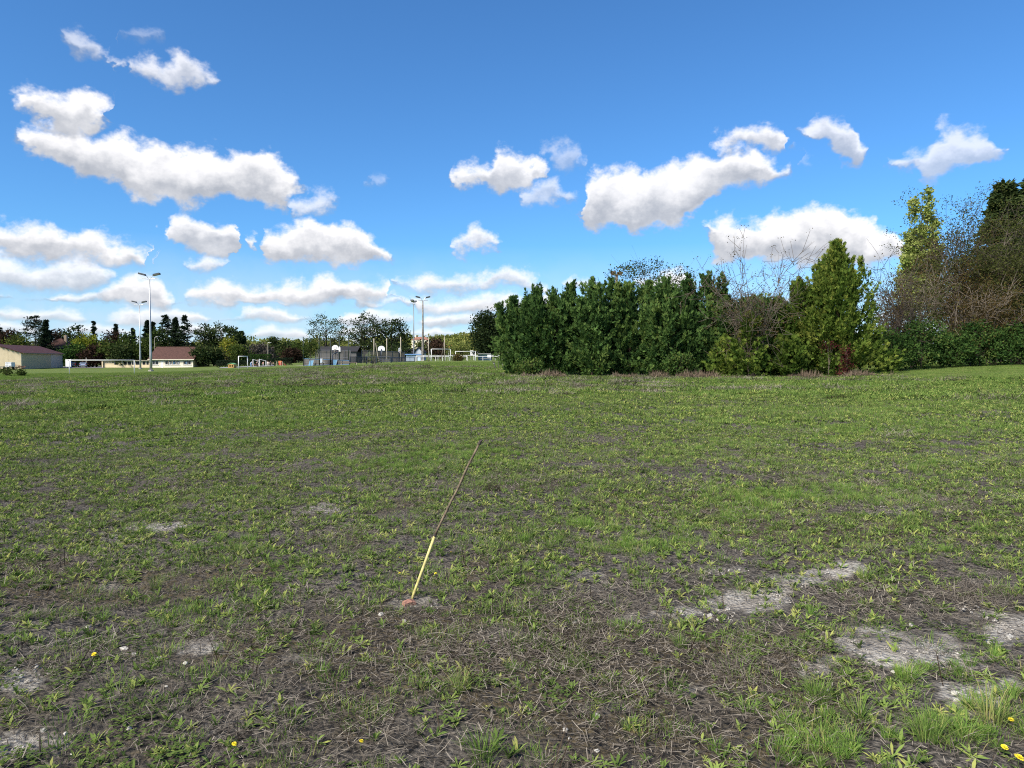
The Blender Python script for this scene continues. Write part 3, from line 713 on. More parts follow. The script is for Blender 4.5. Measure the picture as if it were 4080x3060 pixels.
# board hung on the handrail, white tarpaulin board with round mark, posts
b = base(1949, 149.5); t = thing('notice_board', 'white notice board hung on the handrail before the dugout', 'board', b)
MB().box(-.38, .38, -.05, -.02, hgt(1949, 1424, 149.5, b), hgt(1949, 1413.5, 149.5, b)).build('panel', WHITE, t); MB().box(-.02, .02, -.02, .02, 0, .9).build('post', GALV, t)
b = base(1884, 172.); t = thing('white_banner', 'white banner with a dark round emblem beside the far goal', 'banner', b)
z0, z1 = hgt(1884, 1417, 172., b), hgt(1884, 1396, 172., b)
MB().box(-.62, .75, -.03, .03, z0, z1).build('cloth', WHITE, t); MB().tube([(.25, -.05, z0 + .42), (.25, -.035, z0 + .42)], .22, 16).build('emblem', DKBLUE, t)
MB().box(-.45, .3, -.036, -.031, z1 - .35, z1 - .29).build('line_of_print', DKBLUE, t)
for s in (-.62, .75): MB().tube([(s, 0, 0), (s, 0, z1)], .035, 6).build('post', GALV, t)
MB().box(.8, 2.1, .2, .26, z0 + .5, z1 - .1).build('side_cloth', WHITE, t)
b = base(2030, 168.); t = thing('small_shed', 'cream shed peeping out left of the cypress hedge', 'shed', b); h_ = hgt(2030, 1400, 168., b)
MB().box(-.8, 1.2, 0, 2., -.3, h_).build('wall', mat('pale_shed_wall', (.5, .5, .42), .9), t); MB().box(-1., 1.4, -.2, 2.2, h_, h_ + .12).build('roof', PALEWOOD, t)

# ball-stop net posts
for px, d, top, lab in ((1708, 140., 1343, 'slim wooden net post right of the thick concrete mast'), (1771, 140., 1341, 'net post with a slanting stay beside the sagging goal net')):
    b = base(px, d); H = hgt(px, top, d, b); t = thing('net_post', lab, 'post', b, 0., 'ball-stop net posts')
    MB().tube([(0, 0, -.2), (0, 0, H)], [.10, .07], 7).build('pole', PALEWOOD, t, True)
    if px > 1750: MB().tube([(-.72, 0, 0), (-.08, 0, H * .78)], .065, 6).build('stay', OLDWOOD, t)

# ---- ball court
def court():
    SLAT = MB().box(-.055, .055, -.012, .012, 0, 1.).mesh('slat')
    def fence(label, p0, p1, top0, top1, step, lowgap=.08, posts=6, m=GREYWOOD, rails=(.12, .92), railm=DKBLUE, wide=1., group='fences of the ball court', split=None):
        (pxa, da), (pxb, db) = p0, p1; a, c = base(pxa, da), base(pxb, db); L = (c - a).length; v = (c - a) / L
        t = thing('court_fence', label, 'fence', a, 0., group); ha, hc = hgt(pxa, top0, da, a), hgt(pxb, top1, db, c); rz = math.atan2(v.y, v.x)
        n = int(L / step)
        for i in range(n):
            u = (i + .5) / n; p = (c - a) * u; z = ground(a.x + p.x, a.y + p.y) - a.z; h = ha + (hc + c.z - a.z - ha) * u - z
            o = obj('slat', SLAT, m, t, (p.x, p.y, z + lowgap), (0, 0, rz)); o.scale = (wide, 1, h - lowgap)
        for i in range(posts + 1):
            u = i / posts; p = (c - a) * u; z = ground(a.x + p.x, a.y + p.y) - a.z; h = ha + (hc + c.z - a.z - ha) * u
            MB().tube([(p.x, p.y - .05, z - .1), (p.x, p.y - .05, h + .05)], .05, 6).build('post', DKBLUE, t)
        for f in rails:
            za = ha * f; zc = (c.z - a.z) + hc * f
            MB().tube([(0, -.05, za), ((c - a).x, (c - a).y - .05, zc)], .045, 6).build('rail', railm, t)
        return t, a, c
    fence('low board fence of the ball court with blue top rail on its left side', (1209, 141), (1392, 133), 1429, 1436, .115, .02, 7, rails=(.05, 1.0), railm=RAILBLUE, wide=1.0)
    fence('slatted near fence of the ball court in the middle', (1394, 134), (1460, 137), 1421, 1421, .19, .25, 3, rails=(.2, .98))
    fence('low slatted near fence at the right end of the ball court', (1560, 139), (1652, 141), 1424, 1424, .20, .1, 5, rails=(.12, .98))
    fence('tall slatted far fence behind the left half of the ball court', (1256, 160), (1398, 158), 1393, 1395, .21, .1, 6, rails=(.45, .97))
    fence('tall slatted far fence behind the right half of the ball court', (1442, 158), (1612, 160), 1396, 1402, .21, .1, 7, rails=(.45, .97))
    fence('slatted near fence between the olive bush and the right goal bay of the ball court', (1462, 137), (1500, 137), 1421, 1421, .19, .25, 2, rails=(.2, .98))
    # goal bay frame
    a = base(1502, 138.5); c = base(1558, 138.8); t = thing('court_goal', 'dark blue goal bay frame in the right near side of the ball court', 'goal', a); H = hgt(1502, 1421, 138.5, a); w = c.x - a.x
    for x in (0, w / 2, w): MB().tube([(x, 0, -.1), (x, 0, H)], .06, 6).build('post', DKBLUE, t)
    for z in (.35, .75, H): MB().tube([(0, 0, z), (w, 0, z)], .045, 6).build('bar', DKBLUE, t)
    for i in range(7): MB().tube([(w * (i + .5) / 7, .1, 0), (w * (i + .5) / 7, .1, H)], .018, 4).build('rod', GALV, t)
    # blue slanting side panels of the two multi-sport goals
    for px, d, lab in ((1242, 138.6, 'blue slanted goal panel at the left end of the low board fence'), (1336, 135., 'blue slanted goal panel behind the bent basketball pole')):
        b = base(px, d); t = thing('goal_side_panel', lab, 'panel', b, 0., 'blue goal panels'); h = 1.02; k = d / FPX
        MB().prism([(-12 * k, 0), (4 * k, 0), (10 * k, h), (-6 * k, h)], -.30, -.24).build('board', BLUE, t); MB().tube([(4 * k, -.27, 0), (10 * k, -.27, h)], .04, 5).build('edge_bar', WHITE, t)
    # tall net posts
    for px, d, top, lab in ((1209, 140.5, 1343, 'dark green net post at the left corner of the ball court'), (1272, 138, 1341, 'dark green net post second from the left along the low board fence'), (1317, 136, 1341, 'dark green net post third from the left, left of the round backboard'),
                            (1352.5, 135, 1341, 'dark green net post right behind the round backboards'), (1389, 133.5, 1341, 'dark green net post at the right end of the low board fence')):
        b = base(px, d); H = hgt(px, top, d, b); t = thing('court_net_post', lab, 'post', b, 0., 'dark green net posts of the ball court')
        MB().tube([(0, 0, -.2), (0, 0, H)], .09, 8).build('pole', DKGREEN, t, True); MB().tube([(0, 0, H), (0, 0, H + .05)], .1, 8).build('cap', DKGREEN, t)
    for px, d, top, lab in ((1490.5, 150, 1348, 'pale wooden net post left of the arched backboard'), (1541.5, 150, 1347, 'pale wooden net post right of the arched backboard'), (1597, 151, 1342, 'pale wooden net post behind the narrow white backboard')):
        b = base(px, d); H = hgt(px, top, d, b); t = thing('court_net_post', lab, 'post', b, 0., 'pale net posts of the ball court')
        MB().tube([(0, 0, -.2), (0, 0, H)], .10, 8).build('pole', PALEWOOD, t, True)
        if px < 1500: MB().tube([(.95, .1, .2), (.35, .1, H * .8)], .08, 6).build('stay', PALEWOOD, t)
        if px < 1590: MB().tube([(0, 0, H - .05), (1.3, 0, H - .28), (2.7, 0, H - .05)], .02, 4).build('net_rope', NETM, t)
    # backboards
    def fan(w, h, seg=18, flat=.42):
        pts = [(-w, 0), (w, 0)]; pts += [(w * math.cos(a), h * flat + (h * (1 - flat)) * math.sin(a)) for a in np.linspace(0, math.pi, seg)]; return pts
    def hoop(label, px, d, zpx, w, h, rz, arm=None):
        b = base(px, d); t = thing('basketball_hoop', label, 'basketball hoop', b, rz, 'basketball hoops of the court'); z = hgt(px, zpx, d, b)
        bd = MB().prism([(x, z + q) for x, q in fan(w, h)], -.03, .03).build('backboard', WHITE, t)
        fr = MB()
        for x0, x1, a0, a1 in ((-.3, .3, .12, .16), (-.3, .3, .5, .54), (-.3, -.26, .16, .5), (.26, .3, .16, .5)): fr.box(x0, x1, -.036, -.031, z + a0 * h / .9, z + a1 * h / .9)
        fr.build('target_frame', DKBLUE, bd)
        ring = [(.22 * math.cos(a), -.30 + .22 * math.sin(a), z + .08) for a in np.linspace(0, 2 * math.pi, 13)]
        MB().tube(ring, .02, 5, False).build('rim', mat('rim_red', (.35, .09, .06), .6), t)
        net = MB()
        for a in np.linspace(0, 2 * math.pi, 9)[:-1]: net.tube([(.22 * math.cos(a), -.30 + .22 * math.sin(a), z + .07), (.13 * math.cos(a + .4), -.30 + .13 * math.sin(a + .4), z - .3)], .008, 3, False)
        net.build('net', WHITE, t)['kind'] = 'stuff'
        if arm: MB().tube(arm(z), [.10, .10, .08], 8).build('pole', DKBLUE, t, True)
        return t
    hoop('rounded white backboard with a square target mark, leftmost hoop of the ball court', 1336, 158, 1394, .72, 1.08, 0., lambda z: [(0, .35, -.2), (0, .35, z - .5), (0, .06, z + .25)])
    hoop('white backboard turned sideways on a bent dark pole before the court', 1353, 134, 1402, .62, 1.0, R(-62), None)
    b = base(1325, 133.6); t = thing('bent_pole', 'bent dark blue pole carrying the sideways basketball backboard', 'pole', b); H = hgt(1325, 1413, 133.6, b)
    MB().tube([(0, 0, -.2), (0, 0, H), (1.25, .1, H + .75)], [.11, .10, .085], 8).build('pole', DKBLUE, t, True); MB().box(-.2, .2, -.2, .2, -.1, .04).build('foot_plate', DKBLUE, t)
    hoop('arched pale backboard seen from behind in the dark frame of the right goal bay', 1520, 140., 1397, .68, .95, math.pi, lambda z: [(0, .3, -.2), (0, .3, z - .3), (0, .05, z + .3)])
    hoop('narrow white backboard near the right end of the ball court', 1593, 158, 1401, .36, .88, R(25), lambda z: [(0, .3, -.2), (0, .3, z - .5), (0, .05, z + .25)])
    # bench, information panel and bin in front
    a = base(1358, 131.); c = base(1428, 132.); t = thing('long_bench', 'long low wooden bench in front of the ball court', 'bench', a); w = c.x - a.x
    MB().box(0, w, -.18, .18, .42, .50).build('seat', OLDWOOD, t)
    for f in (.03, .97): MB().box(w * f - .06, w * f + .06, -.15, .15, -.1, .42).build('leg', PALEWOOD, t)
    b = base(1280, 132.); t = thing('information_panel', 'pale grey information panel on a post before the low board fence', 'sign', b); MB().box(-.2, .18, -.03, .03, .52, 1.32).build('panel', mat('grey_panel', (.36, .42, .50), .5), t)
    MB().tube([(.28, 0, -.1), (.28, 0, 1.4)], .05, 6).build('post', PALEWOOD, t); MB().tube([(.18, 0, 1.), (.28, 0, 1.)], .02, 4).build('bracket', GALV, t)
    b = base(1288, 131.8); t = thing('bin_stand', 'small dark bin with a flat top on crossed legs beside the information panel', 'bin', b); MB().box(-.32, .32, -.2, .2, .6, .68).build('top', GALV, t)
    MB().tube([(-.16, 0, 0), (.14, 0, .6)], .05, 5).build('leg', BLACK, t); MB().tube([(.16, 0, 0), (-.14, 0, .6)], .05, 5).build('leg', BLACK, t)
court()

# ---- sheets of hard ground
def sheet(name, pxs, m, dz=.03):
    pts = [base(px, d) for px, d in pxs]; n = 10; a, b_, c, d_ = pts; V = []; F = []
    for i in range(n + 1):
        for j in range(n + 1):
            u, v = i / n, j / n; p = a * (1 - u) * (1 - v) + b_ * u * (1 - v) + c * u * v + d_ * (1 - u) * v; V.append((p.x, p.y, float(zs(p.x, p.y)) + dz))
    for i in range(n):
        for j in range(n): q = i * (n + 1) + j; F.append((q, q + n + 1, q + n + 2, q + 1))
    me = bpy.data.meshes.new(name); me.from_pydata(V, [], F); me.update(); o = obj(name, me, m); o['kind'] = 'structure'
sheet('car_park', ((250, 188), (408, 188), (430, 230), (250, 230)), TARMAC, .10)
sheet('playground_pavement', ((870, 146), (1082, 146), (1100, 165), (880, 172)), mat('grey_gravel', (.24, .245, .26), .95, var=.15), .06)
sheet('court_path', ((1170, 143), (1215, 139), (1290, 139), (1215, 146)), mat('pale_gravel', (.40, .38, .32), .95, var=.15), .05)

# ---- clipped hedges and dark fences behind the playground
def clipped(name, label, px0, px1, d, top, base_y, dep, seed, m, tone=.35, n=1500, size=.28, top1=None):
    rng = np.random.default_rng(seed); a, c = base(px0, d), base(px1, d); w = c.x - a.x; h0 = hgt(px0, top, d, a); h1 = hgt(px1, top1 or top, d, a)
    t = thing(name, label, 'hedge', a)
    u = rng.random(n); P = np.stack([u * w, rng.uniform(0, dep, n), (h0 + (h1 - h0) * u) * rng.uniform(0, 1, n) ** .7], 1)
    f = rng.integers(0, 3, n); P[f == 0, 1] = 0; P[f == 1, 2] = (h0 + (h1 - h0) * u[f == 1])
    A = unit(rng.normal(size=(n, 3)) + np.array([0, -.4, .4])); V, F, tt = cards(P, A, size * rng.uniform(.6, 1.2, n), size * .6, rng, np.clip(tone + rng.normal(0, .15, n), 0, 1))
    obj('foliage', mesh_np('foliage', V, F, tint=tt), m, t); 
    for i in range(6): MB().tube([(w * (i + .5) / 6, dep / 2, -.2), (w * (i + .5) / 6, dep / 2, h0 * .8)], .05, 5).build('stem', OLDWOOD, t)

# ================================================================== trees, hedges and shrubs
T = np.random.default_rng(77)
M_BARK = mat('grey_bark', (.085, .07, .055), .9, var=.35, vscale=14., bump=.5, bscale=50.)
M_TWIG = mat('pale_twig', (.15, .125, .10), .9, var=.3, vscale=9.)
M_TWIGB = mat('grey_brown_twig', (.10, .083, .068), .9, var=.3, vscale=9.)
M_TWIGD = mat('dark_twig', (.060, .048, .040), .9, var=.3, vscale=9.)
def unit(a): return a / np.maximum(1e-9, np.linalg.norm(a, axis=-1, keepdims=True))
def cards(P, A, L, Wd, rng, tint, fold=0.):
    """one diamond leaf per row: base P, axis A (unit), length L, width Wd"""
    n = len(P); S = unit(np.cross(A, unit(rng.normal(size=(n, 3))))); Nn = np.cross(A, S)
    L = np.broadcast_to(L, n)[:, None]; Wd = np.broadcast_to(Wd, n)[:, None]
    v = np.stack([P, P + A * L * .5 + S * Wd * .5 + Nn * L * fold, P + A * L, P + A * L * .5 - S * Wd * .5 + Nn * L * fold], 1).reshape(-1, 3)
    return v, np.arange(4 * n).reshape(-1, 4), np.repeat(tint, 4)
def sprays(P, A, L, rng, tint, fan=7, wide=.15):
    """feathery conifer sprays: a leader and side shoots lying in one plane"""
    n = len(P); S = unit(np.cross(A, unit(rng.normal(size=(n, 3)) + np.array([0, 0, .4])))); L = np.broadcast_to(L, n)[:, None]
    V = []; tt = []
    for i in range(fan):
        if i == 0: b, ax, ln = P, A, L
        else:
            sgn = 1 if i % 2 else -1; f = .15 + .5 * ((i - 1) // 2) / max(1, (fan - 1) // 2)
            b = P + A * L * f; ax = unit(A * .72 + S * sgn * .62 + rng.normal(size=(n, 3)) * .12 + np.array([0, 0, .10])); ln = L * (.62 - .3 * f)
        s2 = unit(np.cross(ax, np.cross(A, S) + rng.normal(size=(n, 3)) * .35))
        w = ln * wide
        V.append(np.stack([b, b + ax * ln * .45 + s2 * w, b + ax * ln, b + ax * ln * .45 - s2 * w], 1)); tt.append(tint + rng.normal(0, .05, n) + (.06 if i == 0 else 0))
    V = np.concatenate(V, 0).reshape(-1, 3); return V, np.arange(len(V)).reshape(-1, 4), np.repeat(np.concatenate(tt), 4)

def bez(a, b, c, n):
    t = np.linspace(0, 1, n)[:, None]; return (1 - t) ** 2 * a + 2 * t * (1 - t) * b + t * t * c
def tubes_np(curves, sides=4):
    """curves: list of (pts n x 3, r0, r1) -> one mesh's verts and quads"""
    V = []; F = []; o = 0
    for pts, r0, r1 in curves:
        n = len(pts); d = unit(np.gradient(pts, axis=0)); a = unit(np.cross(d, np.array([.31, .17, .93]))); c = np.cross(d, a)
        r = np.linspace(r0, r1, n)[:, None]
        ring = [pts + (a * math.cos(2 * math.pi * k_ / sides) + c * math.sin(2 * math.pi * k_ / sides)) * r for k_ in range(sides)]
        V.append(np.stack(ring, 1).reshape(-1, 3))
        i = np.arange(n - 1)[:, None] * sides; k_ = np.arange(sides)[None, :]; k2 = (k_ + 1) % sides
        F.append((np.stack([i + k_, i + k2, i + sides + k2, i + sides + k_], -1) + o).reshape(-1, 4)); o += n * sides
    return np.concatenate(V), np.concatenate(F)

def limb_system(H, trunk_h, centres, rng, r0, droop=.0, trunk_lean=(0, 0), forks=2):
    """a trunk and limbs that reach every clump centre"""
    top = np.array([trunk_lean[0], trunk_lean[1], H * .82]); base = np.zeros(3)
    mid = np.array([trunk_lean[0] * .3, trunk_lean[1] * .3, H * .42])
    tr = bez(base, mid, top, 9); curves = [(tr, r0, r0 * .18)]
    for c in centres:
        h = np.clip(c[2] - np.hypot(c[0], c[1]) * rng.uniform(.5, 1.0), trunk_h, H * .8); t = h / (H * .82)
        s = tr[int(np.clip(t * 8, 0, 8))].copy(); s[2] = max(s[2], trunk_h * .9)
        m = s + (c - s) * .5 + np.array([0, 0, .12 * np.linalg.norm(c - s) - droop]) + rng.normal(0, .05 * np.linalg.norm(c - s), 3)
        q = bez(s, m, c, 6); rr = r0 * .30 * (1 - .6 * t) + .01; curves.append((q, rr, rr * .3))
        for f in range(forks):
            i = rng.integers(2, 5); e = q[i] + (c - s) * rng.uniform(.25, .5) + rng.normal(0, .16 * np.linalg.norm(c - s), 3)
            curves.append((bez(q[i], (q[i] + e) / 2 + rng.normal(0, .04, 3), e, 4), rr * .4, rr * .12))
    return curves

def crown_centres(n, rx, ry, z0, z1, rng, shell=.55, shape='round'):
    """clump centres spread through a crown's volume"""
    out = []
    while len(out) < n:
        p = rng.uniform(-1, 1, 3); r = np.linalg.norm(p)
        if r > 1 or r < shell * rng.random() ** .5: continue
        if shape == 'dome' and p[2] < -.75: continue
        out.append((p[0] * rx, p[1] * ry, z0 + (z1 - z0) * (p[2] + 1) / 2))
    return np.array(out)

def tree_obj(name, label, cat, loc, group, curves, leaf, m_leaf, m_wood, rz=0., sides=4, crown='crown', trunk='trunk'):
    t = thing(name, label, cat, loc, rz, group)
    if curves:
        V, F = tubes_np(curves, sides); obj(trunk, mesh_np(trunk, V, F, smooth=True), m_wood, t)
    if leaf is not None:
        V, F, tt = leaf; obj(crown, mesh_np(crown, V, F, tint=np.clip(tt, 0, 1)), m_leaf, t)
    return t

def leaf_clumps(centres, per, spread, size, rng, up=.25, tone=.5, var=.16, tvar=.12, ratio=.62):
    n = len(centres) * per; C = np.repeat(centres, per, 0)
    off = rng.normal(size=(n, 3)) * spread * np.array([1, 1, .7]); P = C + off
    A = unit(rng.normal(size=(n, 3)) + np.array([0, 0, up]) + unit(off + 1e-6) * .6)
    tint = np.repeat(tone + rng.normal(0, var, len(centres)), per) + rng.normal(0, tvar, n)
    L = size * rng.uniform(.6, 1.35, n)
    return cards(P, A, L, L * ratio, rng, tint)

def broadleaf(name, label, px, d, top, halfw, m, group=None, base=None, low=.25, n=40, per=40, size=.55, spread=.55, tone=.5, shape='round', m_wood=None, cat='tree', seed=1, rz=None, forks=1, r0=None, shell=.5, depth=1.):
    rng = np.random.default_rng(seed); x = gx(px, d); z = ground(x, d); H = at(px, top, d).z - z; rx = halfw * d / FPX
    z0 = H * low; c = crown_centres(n, rx * .86, rx * .86 * depth, z0, H * .97, rng, shell, shape)
    cur = limb_system(H, z0 * .8, c[:: max(1, n // 26)], rng, r0 or (.03 * H), forks=forks)
    return tree_obj(name, label, cat, (x, d, z - .05), group, cur, leaf_clumps(c, per, spread, size, rng, tone=tone), m, m_wood or M_BARK, rng.uniform(0, 6) if rz is None else rz)

def conifer(name, label, px, d, top, halfw, m, group=None, tone=.4, tiers=16, per=90, size=.6, seed=1, ragged=.25, low=.06, power=.85, cat='tree', droop=-.12):
    """spruce or cedar outline: whorls of branches carrying flat needle sprays"""
    rng = np.random.default_rng(seed); x = gx(px, d); z = ground(x, d); H = at(px, top, d).z - z; rx = halfw * d / FPX
    P = []; A = []; cur = [(np.stack([np.zeros(9), np.zeros(9), np.linspace(0, H * .98, 9)], 1), .02 * H, .01)]
    for i in range(tiers):
        f0 = low + (1 - low) * (i + .5) / tiers
        for k_ in range(7):
            f = min(.985, max(low, f0 + rng.uniform(-1.4, 1.4) / tiers)); r = rx * max(.04, (1 - f)) ** power
            az = rng.uniform(0, 2 * math.pi); rr = r * (1 - ragged * rng.random() * 1.6)
            dirv = np.array([math.cos(az), math.sin(az), droop + rng.normal(0, .12)]); s = np.array([0, 0, H * f])
            e = s + dirv * rr + np.array([0, 0, rr * .12]); cur.append((np.stack([s, (s + e) / 2 + np.array([0, 0, rr * .05]), e]), .05, .015))
            q = rng.random(int(per) // 7) ** .6
            P.append(s + (e - s) * q[:, None] + rng.normal(0, .10 * rr + .12, (len(q), 3)) * np.array([1, 1, .45])); A.append(np.tile(dirv, (len(q), 1)) + rng.normal(0, .55, (len(q), 3)))
    tipn = 14; P.append(np.stack([rng.normal(0, .08, tipn), rng.normal(0, .08, tipn), H * rng.uniform(.9, .985, tipn)], 1)); A.append(rng.normal(0, .4, (tipn, 3)) + np.array([0, 0, 1.2]))
    P = np.concatenate(P); A = unit(np.concatenate(A)); L = size * rng.uniform(.6, 1.3, len(P))
    return tree_obj(name, label, cat, (x, d, z - .05), group, cur, cards(P, A, L, L * .5, rng, tone + rng.normal(0, .15, len(P))), m, M_BARK, rng.uniform(0, 6), 4)

def cypress_mesh(H, rx, nspray, seed, size=.36, tone=.45, power=.55, low=.0, ry=None, lean=0., fan=7, lead=6, plume=.95):
    spread_l = .62 if power > .7 else .85
    """feathery garden cypress: upswept sprays from foot to top"""
    rng = np.random.default_rng(seed); ry = ry or rx
    spb = 22; nb = max(12, nspray // spb)                  # boughs, each a plume of sprays
    az = rng.uniform(0, 2 * math.pi, nb)
    K = lead; la = rng.uniform(0, 2 * math.pi, K); lr = np.sqrt(rng.random(K)) * spread_l; lh = 1 - .30 * lr / spread_l * rng.uniform(.2, 1.1, K); lr[0] = 0; lh[0] = 1.
    if K == 1: wl = np.array([1.])
    else: wl = np.full(K, .35 / (K - 1)); wl[0] = .55 if power > .7 else .2; wl[1:] = (1 - wl[0]) / (K - 1)
    pick = rng.choice(K, nb, p=wl); f = rng.random(nb) ** .92
    e = np.where(pick == 0, 1 / power, np.minimum(1.5, 1 / power))
    if K > 1: lh[1:] *= rng.uniform(.86, 1.12, K - 1) if power < .7 else rng.uniform(.9, 1.04, K - 1)
    prof = np.where(f < .2, .86 + .14 * (f / .2), np.maximum(.03, 1 - (np.maximum(f - .2, 0) / .8) ** e))
    width = np.where(pick == 0, 1., .60 if power > .7 else .55)
    lump = 1 + .16 * np.sin(az * 3 + f * 9 + seed) + rng.normal(0, .10, nb)
    bl = np.minimum(plume * rng.uniform(.55, 1.35, nb), .45 + prof * rx * .9)
    rad = np.maximum(0, prof * lump * width * (.35 + .65 * rng.random(nb) ** .5) - bl / rx * .45)
    cxy = np.stack([np.cos(la) * lr * rx, np.sin(la) * lr * ry], 1)[pick] * (.25 + .75 * np.minimum(1, f * 1.4))[:, None]
    B = np.stack([np.cos(az) * rad * rx + cxy[:, 0] + lean * f * f, np.sin(az) * rad * ry + cxy[:, 1], H * (low + (1 - low) * f * .93 * lh[pick])], 1)
    out = np.stack([np.cos(az), np.sin(az), np.zeros(nb)], 1)
    A0 = unit(out * (.95 - .5 * f[:, None]) + np.array([-.22, 0, 1.]) * (.42 + .35 * f[:, None] + .9 * f[:, None] ** 3) + rng.normal(0, .18, (nb, 3)))
    tb = tone + rng.normal(0, .13, nb) + (fbm(az * 1.6 + seed, f * 7, seed, 3) - .5) * .4
    n = nb * spb; t = rng.random(n) ** .8; R_ = lambda a: np.repeat(a, spb, 0)
    P = R_(B) + R_(A0) * (t * R_(bl))[:, None] + np.array([0, 0, 1.]) * (t * t * R_(bl) * .22)[:, None] + rng.normal(0, 1, (n, 3)) * (R_(bl) * .16 * (1.08 - t))[:, None]
    P[:, 2] = np.maximum(P[:, 2], .02)
    A = unit(R_(A0) + np.array([0, 0, .25]) * t[:, None] + rng.normal(0, .38, (n, 3)))
    L = size * rng.uniform(.6, 1.4, n) * (1.1 - .3 * t)
    V, F, tt = sprays(P, A, L, rng, R_(tb) + rng.normal(0, .08, n) + .10 * (t > .8), fan)
    return V, F, tt

M_CYP = foliage('cypress_green', [(.019, .040, .015), (.047, .096, .029), (.088, .155, .043), (.150, .210, .058)], .25, .4)
M_CYPY = foliage('golden_cypress', [(.024, .048, .011), (.064, .112, .021), (.122, .178, .034), (.215, .240, .050)], .25, .1)
M_LAUREL = foliage('laurel_leaf', [(.012, .030, .010), (.030, .066, .018), (.055, .100, .026), (.11, .14, .036)], .2, .15)
M_DARKLEAF = foliage('dark_leaf', [(.012, .020, .010), (.028, .044, .018), (.050, .072, .026), (.09, .105, .035)], .2, .2)
M_MIDLEAF = foliage('mid_leaf', [(.022, .036, .012), (.048, .074, .020), (.085, .110, .030), (.14, .15, .04)], .25, .2)
M_YELLOW = foliage('yellow_green_leaf', [(.06, .085, .016), (.12, .15, .022), (.20, .215, .032), (.28, .26, .05)], .3, .15)
M_BROWNLEAF = foliage('autumn_brown_leaf', [(.026, .020, .011), (.055, .042, .019), (.092, .064, .025), (.080, .088, .027)], .25, .2)
M_OLIVE = foliage('olive_brown_leaf', [(.022, .028, .011), (.048, .058, .020), (.078, .090, .028), (.11, .105, .035)], .25, .2)
M_REDLEAF = foliage('dark_red_leaf', [(.022, .008, .009), (.050, .013, .015), (.09, .028, .024)], .2, .2)
M_PLUM = foliage('plum_leaf', [(.020, .014, .012), (.045, .028, .022), (.07, .045, .03)], .2, .2)
M_SCRUB = foliage('grey_scrub', [(.055, .050, .045), (.095, .085, .075), (.14, .125, .105)], .1, .2)
M_POPLAR = foliage('poplar_leaf', [(.13, .175, .045), (.21, .265, .070), (.30, .345, .105), (.40, .42, .17)], .35, .1)
M_CEDAR = foliage('cedar_needle', [(.010, .017, .012), (.022, .036, .021), (.042, .062, .032)], .12, .2)
M_CYPD = foliage('dark_conifer_spray', [(.012, .022, .010), (.030, .048, .018), (.058, .076, .026)], .15, .1)
M_FARLEAF = foliage('far_sunlit_leaf', [(.085, .105, .035), (.145, .170, .048), (.225, .240, .070), (.30, .28, .09)], .3, .3)  # leaf colours brightened: sunshine on the far woods is put into the colour

